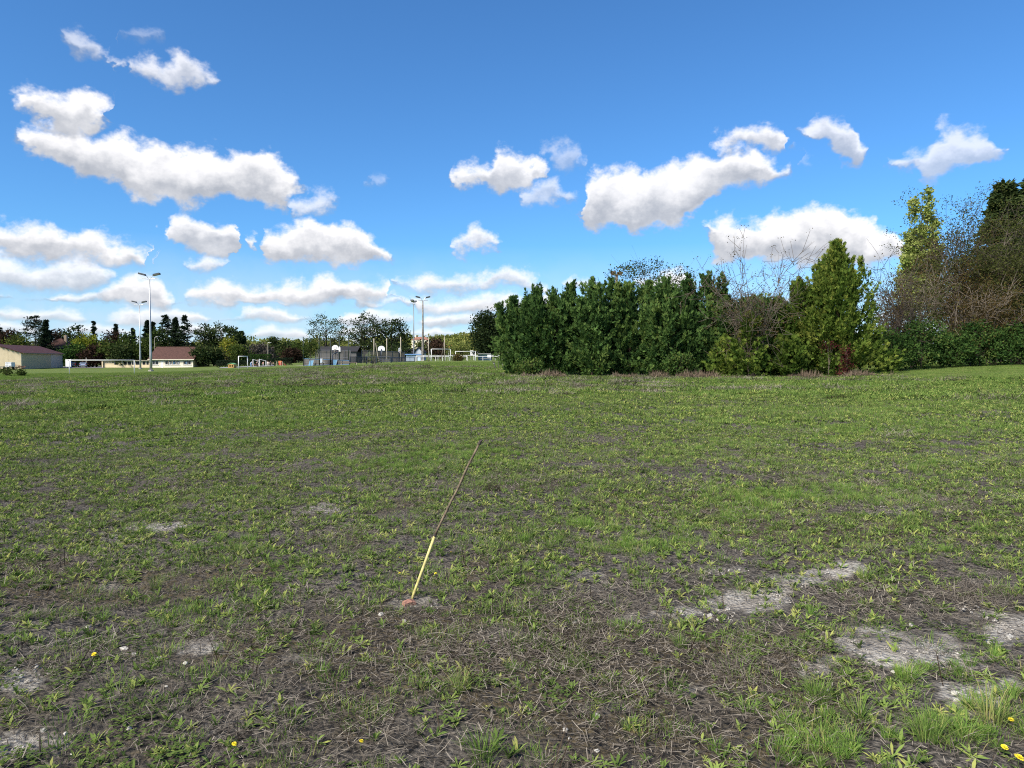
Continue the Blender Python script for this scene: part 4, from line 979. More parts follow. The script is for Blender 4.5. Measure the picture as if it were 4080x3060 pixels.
# ---- the cypress hedge on the right: a row of separate bushes
def build_hedge():
    D = 46.0
    spots = [(2075, 1200, 62, 1.5, 'leftmost cypress of the hedge, leaning out with ragged upswept plumes'),
             (2142, 1143, 72, .3, 'tall plumed cypress second from the left end of the hedge'),
             (2212, 1175, 60, .0, 'shorter cypress in the hedge just right of the tall plumed one'),
             (2278, 1140, 64, .8, 'pointed cypress in the left part of the hedge below the small white clouds'),
             (2360, 1128, 66, -.3, 'dense cypress in the hedge left of the wooden mast'),
             (2436, 1136, 64, .4, 'dense cypress in the hedge in front of the wooden mast'),
             (2510, 1138, 66, .2, 'cypress in the middle of the hedge below the thin-leaved tree'),
             (2584, 1132, 66, .6, 'cypress in the hedge right of its middle, with an even rounded top'),
             (2660, 1120, 68, -.2, 'tall full cypress below the right side of the thin-leaved tree'),
             (2740, 1128, 66, .3, 'cypress with two thin leading shoots right of the thin-leaved tree'),
             (2818, 1112, 66, .1, 'pointed cypress just left of the bare tangled tree'),
             (2892, 1180, 66, -.3, 'low dark cypress partly hidden behind the bare tangled tree'),
             (2965, 1205, 68, -.6, 'low dark cypress round the foot of the bare tangled tree'),
             (3030, 1205, 68, -.6, 'low dark cypress behind the right side of the bare tangled tree'),
             (3092, 1205, 74, -.4, 'olive-green cypress between the bare tangled tree and the golden cypress'),
             (3180, 1120, 70, .2, 'olive-green cypress leaning on the left flank of the golden cypress')]
    wood = mat('cypress_wood', (.09, .06, .045), .9, var=.3)
    for i, (px, top, hw, dd, lab) in enumerate(spots):
        d = D + dd; x = gx(px, d); z = ground(x, d); H = at(px, top, d).z - z; rx = hw * d / FPX * 1.12
        t = thing('hedge_cypress', lab, 'cypress', (x, d, z - .03), 0., 'cypresses of the hedge')
        cur = [(np.stack([np.zeros(6), np.zeros(6), np.linspace(0, H * .9, 6)], 1), .11, .02)]
        rng = np.random.default_rng(500 + i)
        for k_ in range(26):
            a = rng.uniform(0, 6.28); h = rng.uniform(.05, .8) * H; l = rx * .7 * (1 - h / H * .6)
            cur.append((bez(np.array([0, 0, h]), np.array([math.cos(a) * l * .6, math.sin(a) * l * .6, h + .15]), np.array([math.cos(a) * l, math.sin(a) * l, h + l * .7]), 4), .022, .006))
        V, F = tubes_np(cur, 4); obj('trunk', mesh_np('trunk', V, F), wood, t)
        olive = i >= 14
        V, F, tt = cypress_mesh(H * rng.uniform(.99, 1.06), rx * rng.uniform(1.25, 1.6), 6200, 40 + i, .31, .47 + (.02 * (i % 3)) + (-.12 if olive else 0), .40, lean=-.45 if i == 0 else 0., ry=rx * .95, fan=5, lead=10)
        obj('crown', mesh_np('crown', V, F, tint=np.clip(tt, 0, 1)), M_CYPY if olive else M_CYP, t)
        # thin leading shoots over the clipped top
        q = TB_shoots(rng, H, rx)
        obj('leading_shoot', q, M_CYP, t)
    # golden cypress
    px, d = 3335, 45.2; x = gx(px, d); z = ground(x, d); H = at(px, 992, d).z - z
    t = thing('golden_cypress', 'broad yellow-green cypress with a pointed top, tallest in the hedge row', 'cypress', (x, d, z - .03))
    obj('trunk', MB().tube([(0, 0, 0), (0, 0, H * .9)], [.16, .02], 6).mesh('trunk'), wood, t)
    V, F, tt = cypress_mesh(H, 3.15, 16000, 91, .32, .55, .74, ry=2.5, lead=12, fan=5, plume=1.25); obj('crown', mesh_np('crown', V, F, tint=np.clip(tt, 0, 1)), M_CYPY, t)
    V, F, tt = cypress_mesh(H * .26, .75, 900, 17, .36, .62, .95, lead=1); V = V + np.array([0, 0, H * .76]); obj('crown_tip', mesh_np('crown_tip', V, F, tint=np.clip(tt, 0, 1)), M_CYPY, t)
    # low bushes at the hedge foot
    for i, (px, d, top, hw, m, lab, tone) in enumerate([
            (2105, 44.6, 1425, 62, M_LAUREL, 'yellowish broad-leaved shrub at the left foot of the cypress hedge', .8),
            (2985, 43.4, 1285, 95, M_CYPY, 'low olive-green conifer bush under the bare tangled tree', .55),
            (2700, 44.5, 1395, 60, M_LAUREL, 'low broad-leaved shrub at the foot of the hedge middle', .62),
            (2900, 44.6, 1375, 60, M_CYPY, 'small yellow-green bush at the foot of the hedge right of its middle', .6),
            (3150, 44.2, 1360, 70, M_CYPY, 'low olive bush at the left foot of the golden cypress', .5)]):
        rng = np.random.default_rng(300 + i); x = gx(px, d); z = ground(x, d); H = at(px, top, d).z - z; rx = hw * d / FPX
        if m is M_LAUREL:
            c = crown_centres(44, rx * .9, rx * .7, .12, H, rng, .3); leaf = leaf_clumps(c, 26, .17, .15, rng, tone=tone)
        else: leaf = cypress_mesh(H * 1.08, rx * 1.1, 1300, 60 + i, .34, tone, .9)
        cur = [(bez(np.zeros(3), np.array([rng.normal(0, .1), 0, H * .4]), np.array([rng.normal(0, rx * .5), rng.normal(0, rx * .3), H * .85]), 5), .03, .008) for _ in range(6)]
        tree_obj('hedge_shrub', lab, 'shrub', (x, d, z - .02), 'shrubs at the hedge foot', cur, leaf, m, M_BARK, 0., crown='foliage', trunk='stem')
def TB_shoots(rng, H, rx):
    P = []; A = []
    for i in range(rng.integers(2, 5)):
        x, y = rng.normal(0, rx * .4), rng.normal(0, rx * .25); h0 = H * rng.uniform(.86, .95); n = 12; hh = np.linspace(h0, h0 + rng.uniform(.3, .75), n)
        P.append(np.stack([np.full(n, x), np.full(n, y), hh], 1)); A.append(np.array([0, 0, 1.1]) + rng.normal(0, .5, (n, 3)))
    P = np.concatenate(P); V, F, tt = cards(P, unit(np.concatenate(A)), rng.uniform(.08, .2, len(P)), .03, rng, np.full(len(P), .6))
    return mesh_np('leading_shoot', V, F, tint=tt)
build_hedge()

def wild_limbs(rng, H, rx, ry, n, r0, arch=.5, up=1., sub=5, twig=5, bow=.35, zlo=.45):
    """bare arching limbs that fork into twigs; returns curves and the twig ends"""
    cur = []; ends = []
    for i in range(n):
        a = rng.uniform(0, 2 * math.pi); e = np.array([math.cos(a) * rx * rng.uniform(.35, 1), math.sin(a) * ry * rng.uniform(.35, 1), H * rng.uniform(zlo, 1.) * up])
        s = rng.normal(0, .12, 3) * np.array([1, 1, 0]); m = np.array([e[0] * bow, e[1] * bow, e[2] * (.75 + arch * .4)])
        q = bez(s, m, e, 8); cur.append((q, r0 * rng.uniform(.6, 1.), r0 * .2))
        for k_ in range(sub):
            j = rng.integers(2, 8); b = q[j]; l = np.linalg.norm(e - s) * rng.uniform(.16, .42)
            dv = unit(rng.normal(0, .8, 3) + np.array([math.cos(a) * .6, math.sin(a) * .6, .35])); e2 = b + dv * l; m2 = b + dv * l * .5 + np.array([0, 0, l * rng.uniform(-.1, .3)])
            q2 = bez(b, m2, e2, 5); cur.append((q2, r0 * .36, r0 * .1)); ends.append(e2)
            for w in range(twig):
                b3 = q2[rng.integers(1, 5)]; l3 = l * rng.uniform(.25, .6); d3 = unit(dv + rng.normal(0, .7, 3) + np.array([0, 0, .25])); e3 = b3 + d3 * l3
                cur.append((bez(b3, b3 + d3 * l3 * .5 + rng.normal(0, .05 * l3, 3), e3, 3), max(.013, r0 * .26), max(.008, r0 * .12))); ends.append(e3)
    return cur, np.array(ends)

def wild_tree(name, label, px, d, top, halfw, seed, n, m, m_wood, per=3, size=.12, leafp=.5, r0=.05, arch=.5, cat='tree', group=None, base_top=None, sub=5, twig=5, tone=.5, ry=.7, spread=.12, bow=.35, zlo=.45):
    rng = np.random.default_rng(seed); x = gx(px, d); z = ground(x, d); H = at(px, top, d).z - z; rx = halfw * d / FPX
    cur, ends = wild_limbs(rng, H * .96, rx, rx * ry, n, r0, arch, 1., sub, twig, bow, zlo)
    keep = ends[rng.random(len(ends)) < leafp]
    leaf = leaf_clumps(keep, per, spread, size, rng, up=-.1, tone=tone, ratio=.5) if len(keep) else None
    return tree_obj(name, label, cat, (x, d, z - .05), group, cur, leaf, m, m_wood, 0., 4)

# ---- trees standing in and behind the hedge, and the thicket on the right
wild_tree('bare_tree', 'bare grey tree with tangled arching branches sticking out of the hedge', 3005, 44.2, 1045, 190, 5, 20, M_BROWNLEAF, M_TWIGB, 5, .10, .7, .042, .4, sub=9, twig=4, bow=.6, zlo=.5)
broadleaf('thin_leaved_tree', 'tree with a fine see-through crown of small leaves behind the hedge', 2590, 66, 1018, 205, M_DARKLEAF, None, low=.60, n=210, per=15, size=.17, spread=.26, tone=.55, seed=208, m_wood=M_TWIGB, forks=3, shell=.35, r0=.12, rz=0.)
for i, (px, d, top, hw, n, m, w, lp, lab, tone, per) in enumerate([
        (3560, 50, 1040, 120, 22, M_BROWNLEAF, M_TWIGD, .35, 'grey bare-branched tree right beside the golden cypress', .5, 2),
        (3640, 53, 1100, 150, 30, M_OLIVE, M_TWIG, .45, 'low tangle of pale grey branches over the left part of the laurel', .45, 3),
        (3790, 56, 900, 70, 16, M_BROWNLEAF, M_TWIGD, .8, 'slim tree with one tall brown-leaved shoot right of the poplar', .4, 4),
        (3830, 58, 905, 150, 34, M_OLIVE, M_TWIGD, .95, 'olive-brown tree in the middle of the right thicket', .45, 6),
        (3950, 56, 960, 150, 34, M_OLIVE, M_TWIG, .95, 'olive-brown tree with pale limbs in front of the tall dark conifer', .5, 6),
        (4060, 54, 1000, 150, 34, M_OLIVE, M_TWIGD, .95, 'olive-brown bushy tree at the right edge of the picture', .55, 6),
        (3860, 52, 1150, 190, 26, M_BROWNLEAF, M_TWIG, .6, 'leaning pale limbs and brown leaves just above the middle of the laurel', .5, 4)]):
    wild_tree('thicket_tree', lab, px, d, top, hw, 20 + i, int(n * 1.3), m, w, int(per * 4.2), .15, lp, .05, .45, group='trees of the right thicket', sub=6, twig=3, tone=tone, spread=.32)
def laurel(px, d, top, hw, seed, lab, tone=.42, n=90, per=46):
    rng = np.random.default_rng(seed); x = gx(px, d); z = ground(x, d); H = at(px, top, d).z - z; rx = hw * d / FPX
    c = crown_centres(n, rx * .95, rx * .62, .1, H * .96, rng, .45); c[:, 2] = np.maximum(c[:, 2], .1)
    cur = [(bez(np.zeros(3), np.array([0, 0, H * .4]), p * .9, 5), .035, .008) for p in c[::6]]
    tree_obj('laurel_bush', lab, 'bush', (x, d, z - .03), 'laurel bushes on the right', cur, leaf_clumps(c, per, .24, .17, rng, up=.2, tone=tone, tvar=.14), M_LAUREL, M_BARK, 0., crown='foliage', trunk='stem')
laurel(3545, 48.5, 1300, 110, 1, 'dark leafy bush directly right of the golden cypress', .36)
laurel(3670, 49.5, 1265, 110, 2, 'tall dark laurel bush under the tangle of pale branches', .45)
laurel(3790, 50, 1310, 105, 3, 'dark laurel bush in the middle of the right thicket', .42)
laurel(3905, 50.5, 1275, 110, 4, 'dark laurel bush second from the right edge of the picture', .45)
laurel(4030, 50.5, 1285, 110, 5, 'dark laurel bush at the right edge of the picture', .45)
laurel(4150, 50.5, 1290, 110, 6, 'dark laurel bush cut off by the right edge of the picture', .45)
# red creeper climbing the golden cypress
rng = np.random.default_rng(3); d = 42.6; x = gx(3372, d); z = ground(x, d)
c = np.stack([rng.normal(0, .16, 26), rng.normal(0, .12, 26), np.linspace(.15, 1.75, 26)], 1)
tree_obj('red_creeper', 'dark red creeper climbing at the foot of the golden cypress', 'creeper', (x, d, z), None,
         [(bez(np.zeros(3), np.array([.1, 0, .8]), np.array([rng.normal(0, .15), 0, 1.75]), 6), .012, .005) for _ in range(5)], leaf_clumps(c, 26, .13, .11, rng, tone=.45), M_REDLEAF, M_TWIG, 0., crown='foliage', trunk='stem')
rng = np.random.default_rng(4); x = gx(3300, d + .8); z = ground(x, d + .8)
tree_obj('red_creeper', 'small brownish red creeper patch low on the golden cypress left of the taller creeper', 'creeper', (x, d + .8, z), None,
         [(bez(np.zeros(3), np.array([.1, 0, 1.2]), np.array([rng.normal(0, .2), 0, 2.05]), 6), .012, .005) for _ in range(4)], leaf_clumps(np.stack([rng.normal(0, .22, 14), rng.normal(0, .1, 14), rng.normal(1.95, .14, 14)], 1), 16, .12, .10, rng, tone=.3), M_REDLEAF, M_TWIG, 0., crown='foliage', trunk='stem')
# dead grass along the hedge foot
def dead_fringe():
    b_rng = np.random.default_rng(9); n = 5200
    px = b_rng.uniform(2020, 3560, n); d = 43.3 + b_rng.normal(0, .35, n) + np.where(px > 3200, -1.3, 0); x = (px - CX) / FPX * d; z = zg(x, d)
    hgt = .12 + .5 * sstep(.4, .7, fbm(x * .9, d * 0, 3, 3)) * b_rng.uniform(.3, 1.1, n)
    P = np.stack([x, d, z], 1); A = unit(b_rng.normal(0, .6, (n, 3)) + np.array([0, 0, 1.]))
    V, F, tt = cards(P, A, hgt, .03, b_rng, np.clip(b_rng.normal(.55, .22, n), 0, 1))
    tag(obj('dead_grass_fringe', mesh_np('dead_grass_fringe', V, F, tint=tt), foliage('dead_fringe', [(.06, .045, .035), (.13, .10, .075), (.22, .175, .13)], .1, .0)), 'fringe of dry brown grass along the foot of the cypress hedge', 'dry grass', kind='stuff')
dead_fringe()

# ---- tall trees right at the back
def poplar():
    rng = np.random.default_rng(14); d = 105.; px = 3662; x = gx(px, d); z = ground(x, d); H = at(px, 757, d).z - z; k_ = d / FPX
    cs = []; cur = [(np.stack([np.zeros(7), np.zeros(7), np.linspace(0, H * .95, 7)], 1), .35, .03)]
    for (ox, tp, hw) in ((22, 757, 26), (-32, 790, 22), (48, 880, 24), (-50, 930, 24), (4, 900, 40), (60, 985, 20), (-58, 1020, 26)):
        h1 = at(px, tp, d).z - z
        for i in range(46):
            f = rng.random(); hh = h1 - (h1 * .62) * f; w = hw * k_ * (.25 + .9 * min(1, f * 2.2))
            cs.append((ox * k_ + rng.normal(0, w * .42), rng.normal(0, w * .42), hh))
        cur.append((bez(np.array([0, 0, h1 * .35]), np.array([ox * k_ * .8, 0, h1 * .5]), np.array([ox * k_, 0, h1 * .97]), 6), .12, .02))
    c = np.array(cs); tree_obj('poplar_tree', 'narrow yellow-green poplar rising behind the right thicket', 'tree', (x, d, z), None, cur, leaf_clumps(c, 60, .32, .38, rng, tone=.5, ratio=.8), M_POPLAR, M_BARK, 0.)
poplar()
conifer('tall_conifer', 'tall dark conifer behind the thicket at the right edge of the picture', 3985, 80, 725, 165, M_CYPD, None, .55, 40, 420, .7, 31, .22, .1, .62, droop=-.25)
conifer('tall_conifer', 'second tall dark conifer cut off by the right edge of the picture', 4105, 84, 685, 165, M_CYPD, None, .5, 40, 420, .7, 32, .22, .1, .62, droop=-.25)

# ---- tree line behind the buildings on the left: every tree by itself
G1 = 'trees behind the buildings on the left'
LINE = [  # kind, px, d, top, half width, material, label, tone, seed, extras
 ('c', -5, 235, 1288, 32, M_CEDAR, 'dark conifer cut off by the left edge of the picture', .5, 1, {}),
 ('b', 40, 225, 1310, 36, M_PLUM, 'dark reddish tree between the left edge and the tall cedar', .45, 2, dict(low=.3)),
 ('b', 62, 205, 1325, 42, M_MIDLEAF, 'olive-green tree rising over the barn roof left of the tall cedar', .55, 3, dict(low=.2)),
 ('c', 142, 225, 1258, 62, M_CEDAR, 'tall broad dark cedar behind the barn', .45, 4, dict(power=.6, tiers=18, per=130, ragged=.35)),
 ('c', 186, 222, 1276, 28, M_CEDAR, 'narrow dark conifer leaning against the right side of the tall cedar', .5, 5, {}),
 ('b', 228, 240, 1310, 38, M_PLUM, 'dark reddish-brown tree right of the tall cedar', .5, 6, dict(low=.2)),
 ('b', 298, 240, 1298, 46, M_DARKLEAF, 'round dark tree with a brownish top left of the small spruce', .4, 7, dict(low=.2)),
 ('c', 376, 250, 1280, 20, M_CEDAR, 'small pointed spruce standing alone above the yellow-green shrub', .5, 8, dict(tiers=14)),
 ('b', 350, 215, 1330, 54, M_YELLOW, 'bright yellow-green rounded tree behind the parked cars', .5, 9, dict(low=.1, shape='dome', n=55)),
 ('b', 292, 205, 1368, 46, M_LAUREL, 'rounded deep green tree beside the right end of the barn', .6, 10, dict(low=.02, n=60)),
 ('b', 368, 203, 1372, 36, M_PLUM, 'dark reddish shrub right of the rounded deep green tree', .5, 11, dict(low=.05)),
 ('c', 464, 255, 1292, 24, M_CEDAR, 'spruce with a crooked tip above the maroon tree', .45, 12, dict(ragged=.6)),
 ('b', 450, 240, 1318, 44, M_PLUM, 'maroon tree below the crooked spruce', .55, 13, dict(low=.1)),
 ('b', 440, 204, 1345, 46, M_MIDLEAF, 'thin brownish-green tree with bare stems left of the low wing', .35, 14, dict(low=.25, per=22)),
 ('b', 520, 208, 1325, 48, M_MIDLEAF, 'green tree over the low wing left of the floodlight masts', .4, 15, dict(low=.2)),
 ('b', 575, 206, 1350, 40, M_MIDLEAF, 'dark green tree between the two left floodlight masts', .3, 16, dict(low=.15)),
 ('b', 490, 202, 1375, 34, M_DARKLEAF, 'small dark tree close behind the low wing', .5, 17, dict(low=.15)),
 ('c', 532, 262, 1308, 14, M_CEDAR, 'tiny spruce tip showing between the left tree crowns', .5, 18, {}),
 ('c', 590, 240, 1276, 26, M_CEDAR, 'dark conifer partly hidden by the tall left floodlight mast', .5, 19, {}),
 ('c', 612, 240, 1284, 22, M_CEDAR, 'dark conifer just right of the tall left floodlight mast', .5, 20, {}),
 ('c', 663, 232, 1254, 46, M_CEDAR, 'tallest dark conifer above the red-roofed house', .55, 21, dict(power=.7, per=120)),
 ('c', 700, 230, 1264, 30, M_CEDAR, 'dark conifer in the middle of the group above the house', .45, 22, {}),
 ('c', 738, 228, 1257, 40, M_CEDAR, 'dark conifer with drooping limbs right in the group above the house', .5, 23, dict(ragged=.5, per=120)),
 ('b', 630, 222, 1310, 42, M_MIDLEAF, 'olive-brown tree left below the conifer group behind the house', .3, 24, dict(low=.1)),
 ('b', 815, 230, 1290, 44, M_DARKLEAF, 'dark green tree right of the conifer group', .55, 25, dict(low=.1, n=50)),
 ('b', 885, 232, 1280, 56, M_DARKLEAF, 'broad dark green tree ending the left tree line', .5, 26, dict(low=.1, n=60)),
 ('b', 930, 228, 1296, 30, M_DARKLEAF, 'dark tree crown on the right flank of the broad dark tree', .45, 27, dict(low=.2)),
 ('b', 808, 203, 1380, 40, M_DARKLEAF, 'brownish-green tree against the right end of the house', .5, 28, dict(low=.08, n=50)),
 ('b', 850, 206, 1385, 32, M_DARKLEAF, 'dark shrub right of the house end', .6, 29, dict(low=.05)),
 ('b', 915, 214, 1345, 26, M_YELLOW, 'small tree with orange-yellow leaves below the broad dark tree', .8, 30, dict(low=.1, per=24)),
 ('c', 962, 236, 1320, 30, M_DARKLEAF, 'pointed green conifer right of the broad dark tree', .55, 31, dict(power=.8)),
 ('b', 955, 200, 1375, 32, M_MIDLEAF, 'thin olive tree behind the small white goal', .45, 32, dict(low=.15, per=20)),
 ('b', 1005, 230, 1370, 46, M_SCRUB, 'grey leafless thicket left of the clipped hedge block', .5, 33, dict(low=.02, size=.5)),
 ('b', 1045, 232, 1372, 46, M_SCRUB, 'grey leafless thicket above the clipped hedge block', .45, 34, dict(low=.02)),
 ('b', 900, 215, 1390, 40, M_SCRUB, 'grey leafless bush behind the playground', .5, 35, dict(low=.02)),
 ('b', 1090, 300, 1330, 22, M_DARKLEAF, 'round dark tree alone against the pale hillside', .45, 36, dict(low=.1, n=50)),
 ('b', 1150, 240, 1358, 44, M_DARKLEAF, 'green tree mass between the lone round tree and the ball court', .6, 37, dict(low=.05, n=50)),
 ('b', 1190, 225, 1370, 34, M_MIDLEAF, 'olive tree just left of the ball court', .5, 38, dict(low=.05)),
 ('b', 1165, 250, 1358, 30, M_YELLOW, 'yellow-green tree crown left of the ball court', .35, 39, dict(low=.3)),
 ('b', 1165, 212, 1395, 30, M_PLUM, 'reddish-brown shrub above the dark wooden fence end', .35, 40, dict(low=.05)),
]
for kind, px, d, top, hw, m, lab, tone, seed, ex in LINE:
    if kind == 'c': conifer('dark_conifer', lab, px, d, top, hw * (2.2 if hw > 24 else 1.6), m, G1, tone, seed=100 + seed, **{**dict(size=.55, per=460, tiers=22, power=.9, ragged=.5), **{k_: v_ * 1.7 if k_ == 'per' else v_ for k_, v_ in ex.items()}})
    else: broadleaf('roadside_tree', lab, px, d, top, hw * 1.1, m, G1, tone=tone, seed=100 + seed, **{**dict(n=52, per=40, size=.68, spread=.7), **ex})

# ---- airy trees around the ball court and the big dark tree by the hedge
G2 = 'trees behind the ball court'
broadleaf('airy_tree', 'airy tree with see-through crown behind the left half of the ball court', 1300, 178, 1247, 92, M_MIDLEAF, G2, low=.28, n=64, per=30, size=.40, spread=.55, tone=.35, seed=201, m_wood=M_TWIGD, forks=3, shell=.6)
broadleaf('airy_tree', 'tall airy tree with a pointed crown behind the middle of the ball court', 1452, 178, 1238, 74, M_DARKLEAF, G2, low=.2, n=72, per=36, size=.44, spread=.55, tone=.55, seed=202, m_wood=M_TWIGD, forks=3)
broadleaf('airy_tree', 'broad dark tree behind the right half of the ball court', 1562, 182, 1266, 88, M_DARKLEAF, G2, low=.15, n=84, per=44, size=.48, spread=.6, tone=.45, seed=203, m_wood=M_TWIGD, forks=2)
broadleaf('airy_tree', 'low dark foliage behind the right backboard of the ball court', 1560, 172, 1360, 90, M_DARKLEAF, G2, low=.05, n=60, per=34, size=.5, spread=.6, tone=.35, seed=204)
broadleaf('young_tree', 'young green tree with a thin bare trunk in front of the ball court', 1238, 133, 1345, 40, M_MIDLEAF, None, low=.36, n=30, per=40, size=.26, spread=.34, tone=.45, seed=205, shell=.1, r0=.06)
broadleaf('big_dark_tree', 'big dense dark tree standing left of the cypress hedge', 1955, 172, 1234, 88, M_DARKLEAF, None, low=.03, n=170, per=62, size=.5, spread=.75, tone=.3, seed=206, shell=.35)
broadleaf('pale_shrub', 'pale olive shrub left of the big dark tree', 1838, 200, 1366, 46, M_FARLEAF, None, low=.02, n=46, per=30, size=.5, spread=.6, tone=.4, seed=207)
broadleaf('dark_shrub', 'dark brown-green tree between the right masts and the net post', 1740, 205, 1338, 40, M_PLUM, None, low=.05, n=50, per=34, size=.55, spread=.6, tone=.6, seed=208)
broadleaf('green_shrub', 'green tree below the house on the hill', 1680, 215, 1352, 40, M_MIDLEAF, None, low=.05, n=46, per=30, size=.55, spread=.6, tone=.5, seed=209)
broadleaf('ochre_bush', 'ochre-brown bush standing before the white handrail', 1823, 142, 1410, 26, M_BROWNLEAF, None, low=.02, n=34, per=34, size=.2, spread=.22, tone=.75, seed=210, cat='bush')
broadleaf('olive_bush', 'olive bush growing against the slats of the ball court', 1482, 138, 1418, 30, M_MIDLEAF, None, low=.02, n=30, per=34, size=.22, spread=.24, tone=.4, seed=211, cat='bush')
# two young shrubs at the left edge of the lawn
wild = [(25, 84, 1462, 26, 'larger of two thin shrubs on the lawn before the barn', 211), (82, 84, 1470, 17, 'smaller right one of two thin shrubs on the lawn before the barn', 212)]
for px, d, top, hw, lab, sd in wild:
    broadleaf('lawn_shrub', lab, px, d, top, hw, M_MIDLEAF, 'shrubs on the lawn before the barn', low=.1, n=26, per=22, size=.15, spread=.17, tone=.4, seed=sd, cat='shrub', m_wood=M_TWIGD)

# ---- wooded hillsides far off: nobody can count these crowns
def woods(name, label, items, seed, m):
    rng = np.random.default_rng(seed); Vs = []; Fs = []; Ts = []; o = 0
    for (px0, px1, d0, d1, n, hmin, hmax) in items:
        for i in range(n):
            d = rng.uniform(d0, d1); px = rng.uniform(px0, px1); x = (px - CX) / FPX * d; z = ground(x, d); H = rng.uniform(hmin, hmax); rx = H * rng.uniform(.36, .55)
            c = crown_centres(13, rx, rx, H * .12, H, rng, .5) + np.array([x, d, z])
            V, F, t = leaf_clumps(c, 12, rx * .26, H * .185, rng, tone=.45 + rng.normal(0, .16), ratio=.75, var=.1)
            Vs.append(V); Fs.append(F + o); Ts.append(t); o += len(V)
    V, F, t = np.concatenate(Vs), np.concatenate(Fs), np.concatenate(Ts)
    tag(obj(name, mesh_np(name, V, F, tint=np.clip(t, 0, 1)), m), label, 'woodland', kind='stuff')
woods('distant_wood', 'sunlit autumn woodland on the far hillside behind the left and middle', [(-700, 2100, 480, 620, 240, 6, 10), (900, 1300, 330, 430, 46, 5, 8.5), (-700, 2600, 700, 900, 170, 7, 11)], 51, M_FARLEAF)
woods('hillside_wood', 'wooded slope rising behind the football pitch on the right', [(1690, 2300, 440, 560, 190, 5, 8.5), (1740, 2200, 300, 400, 60, 4, 6.5), (2000, 5200, 400, 620, 160, 7, 11)], 52, M_FARLEAF)

# ================================================================== plants and litter of the meadow
class TB:
    """triangle strips with a tint per strip (leaves, blades, straws)"""
    def __init__(self): self.v = []; self.f = []; self.t = []
    def strip(self, path, widths, side, tint):
        side = np.asarray(side, float); b = len(self.v); n = len(path)
        for p, w in zip(path, widths):
            p = np.asarray(p, float); self.v += [p - side * w / 2, p + side * w / 2]; self.t += [tint, tint]
        for i in range(n - 1):
            a = b + 2 * i; self.f += [(a, a + 1, a + 3), (a, a + 3, a + 2)]
        return self
    def blade(self, x, y, az, L, w, up, bend, tint, n=3, z=0., prof=None):
        """up: starting steepness in radians above the ground, bend: how far it curves over"""
        c, s = math.cos(az), math.sin(az); p = np.array([x, y, z]); path = [p]; e = up
        for i in range(n):
            p = p + np.array([c * math.cos(e), s * math.cos(e), math.sin(e)]) * L / n; path.append(p); e -= bend / n
        prof = prof or [.8, 1., .7, .06][:n] + [.06]
        pr = np.interp(np.linspace(0, 1, n + 1), np.linspace(0, 1, len(prof)), prof)
        return self.strip(path, pr * w, (-s, c, 0), tint)
    def mesh(self, name, m):
        me = mesh_np(name, np.array(self.v), np.array(self.f), tint=np.array(self.t)); me.materials.append(m); return me

G = random.Random(23)
M_ROS = foliage('weed_leaf', [(.042, .068, .020), (.098, .154, .040), (.182, .256, .066), (.325, .340, .105)], .25, .55)
M_GRASS = foliage('grass_blade', [(.054, .094, .023), (.110, .184, .042), (.180, .266, .068), (.30, .27, .12)], .3, .4)
M_LUSH = foliage('lush_grass_blade', [(.070, .130, .026), (.130, .235, .046), (.200, .320, .075), (.34, .34, .13)], .35, .3)
M_STRAW = foliage('dead_straw', [(.026, .022, .019), (.100, .086, .072), (.175, .155, .130), (.29, .26, .215)], .08, .5)
M_DARK = foliage('dark_stalk', [(.015, .012, .010), (.04, .03, .022), (.09, .07, .05)], .0, .4)
M_CLOV = foliage('ground_cover_leaf', [(.038, .064, .020), (.080, .125, .034), (.140, .190, .052)], .25, .5)
M_PEB = mat('chalk_pebble', (.30, .285, .26), .9, var=.4, vscale=60.)
M_MIX = M_ROS

def p_rosette(big=1.):
    b = TB(); n = G.randint(7, 13); tone = G.uniform(.25, .75); steep = G.uniform(.45, 1.15)
    for i in range(n):
        L = G.uniform(.045, .10) * big; az = 2 * math.pi * (i + G.uniform(-.35, .35)) / n
        b.blade(G.gauss(0, .006), G.gauss(0, .006), az, L, L * G.uniform(.15, .24), steep + G.uniform(-.35, .3), G.uniform(.3, 1.0), min(1, max(0, tone + G.gauss(0, .14))), 3, .0, [.35, .75, 1., .08])
    return b.mesh('weed_rosette', M_ROS)
def p_tuft(h, n, spread, m=None):
    b = TB(); tone = G.uniform(.35, .6)
    for i in range(n):
        r = spread * math.sqrt(G.random()); a = G.uniform(0, 6.283); L = h * G.uniform(.55, 1.15)
        dry = G.random() < .12
        b.blade(r * math.cos(a), r * math.sin(a), a + G.gauss(0, .7), L, G.uniform(.0024, .0046), G.uniform(.8, 1.5), G.uniform(.2, 1.3), .95 if dry else min(.8, max(.05, tone + G.gauss(0, .16))), 3, 0., [.8, 1., .75, .08])
    return b.mesh('grass_tuft', m or M_GRASS)
def p_litter(n=64, R0=.26):
    b = TB()
    main = G.uniform(0, 3.14)
    for i in range(n):
        r = R0 * math.sqrt(G.random()); a = G.uniform(0, 6.283); L = G.uniform(.018, .085); az = main + G.gauss(0, .8)
        b.blade(r * math.cos(a), r * math.sin(a), az, L, G.uniform(.0015, .0036), G.gauss(.08, .14), G.gauss(.1, .3), min(1, max(0, G.gauss(.36, .32))), 2, G.uniform(.003, .03), [1., 1., .6])
    return b.mesh('straw_litter', M_STRAW)
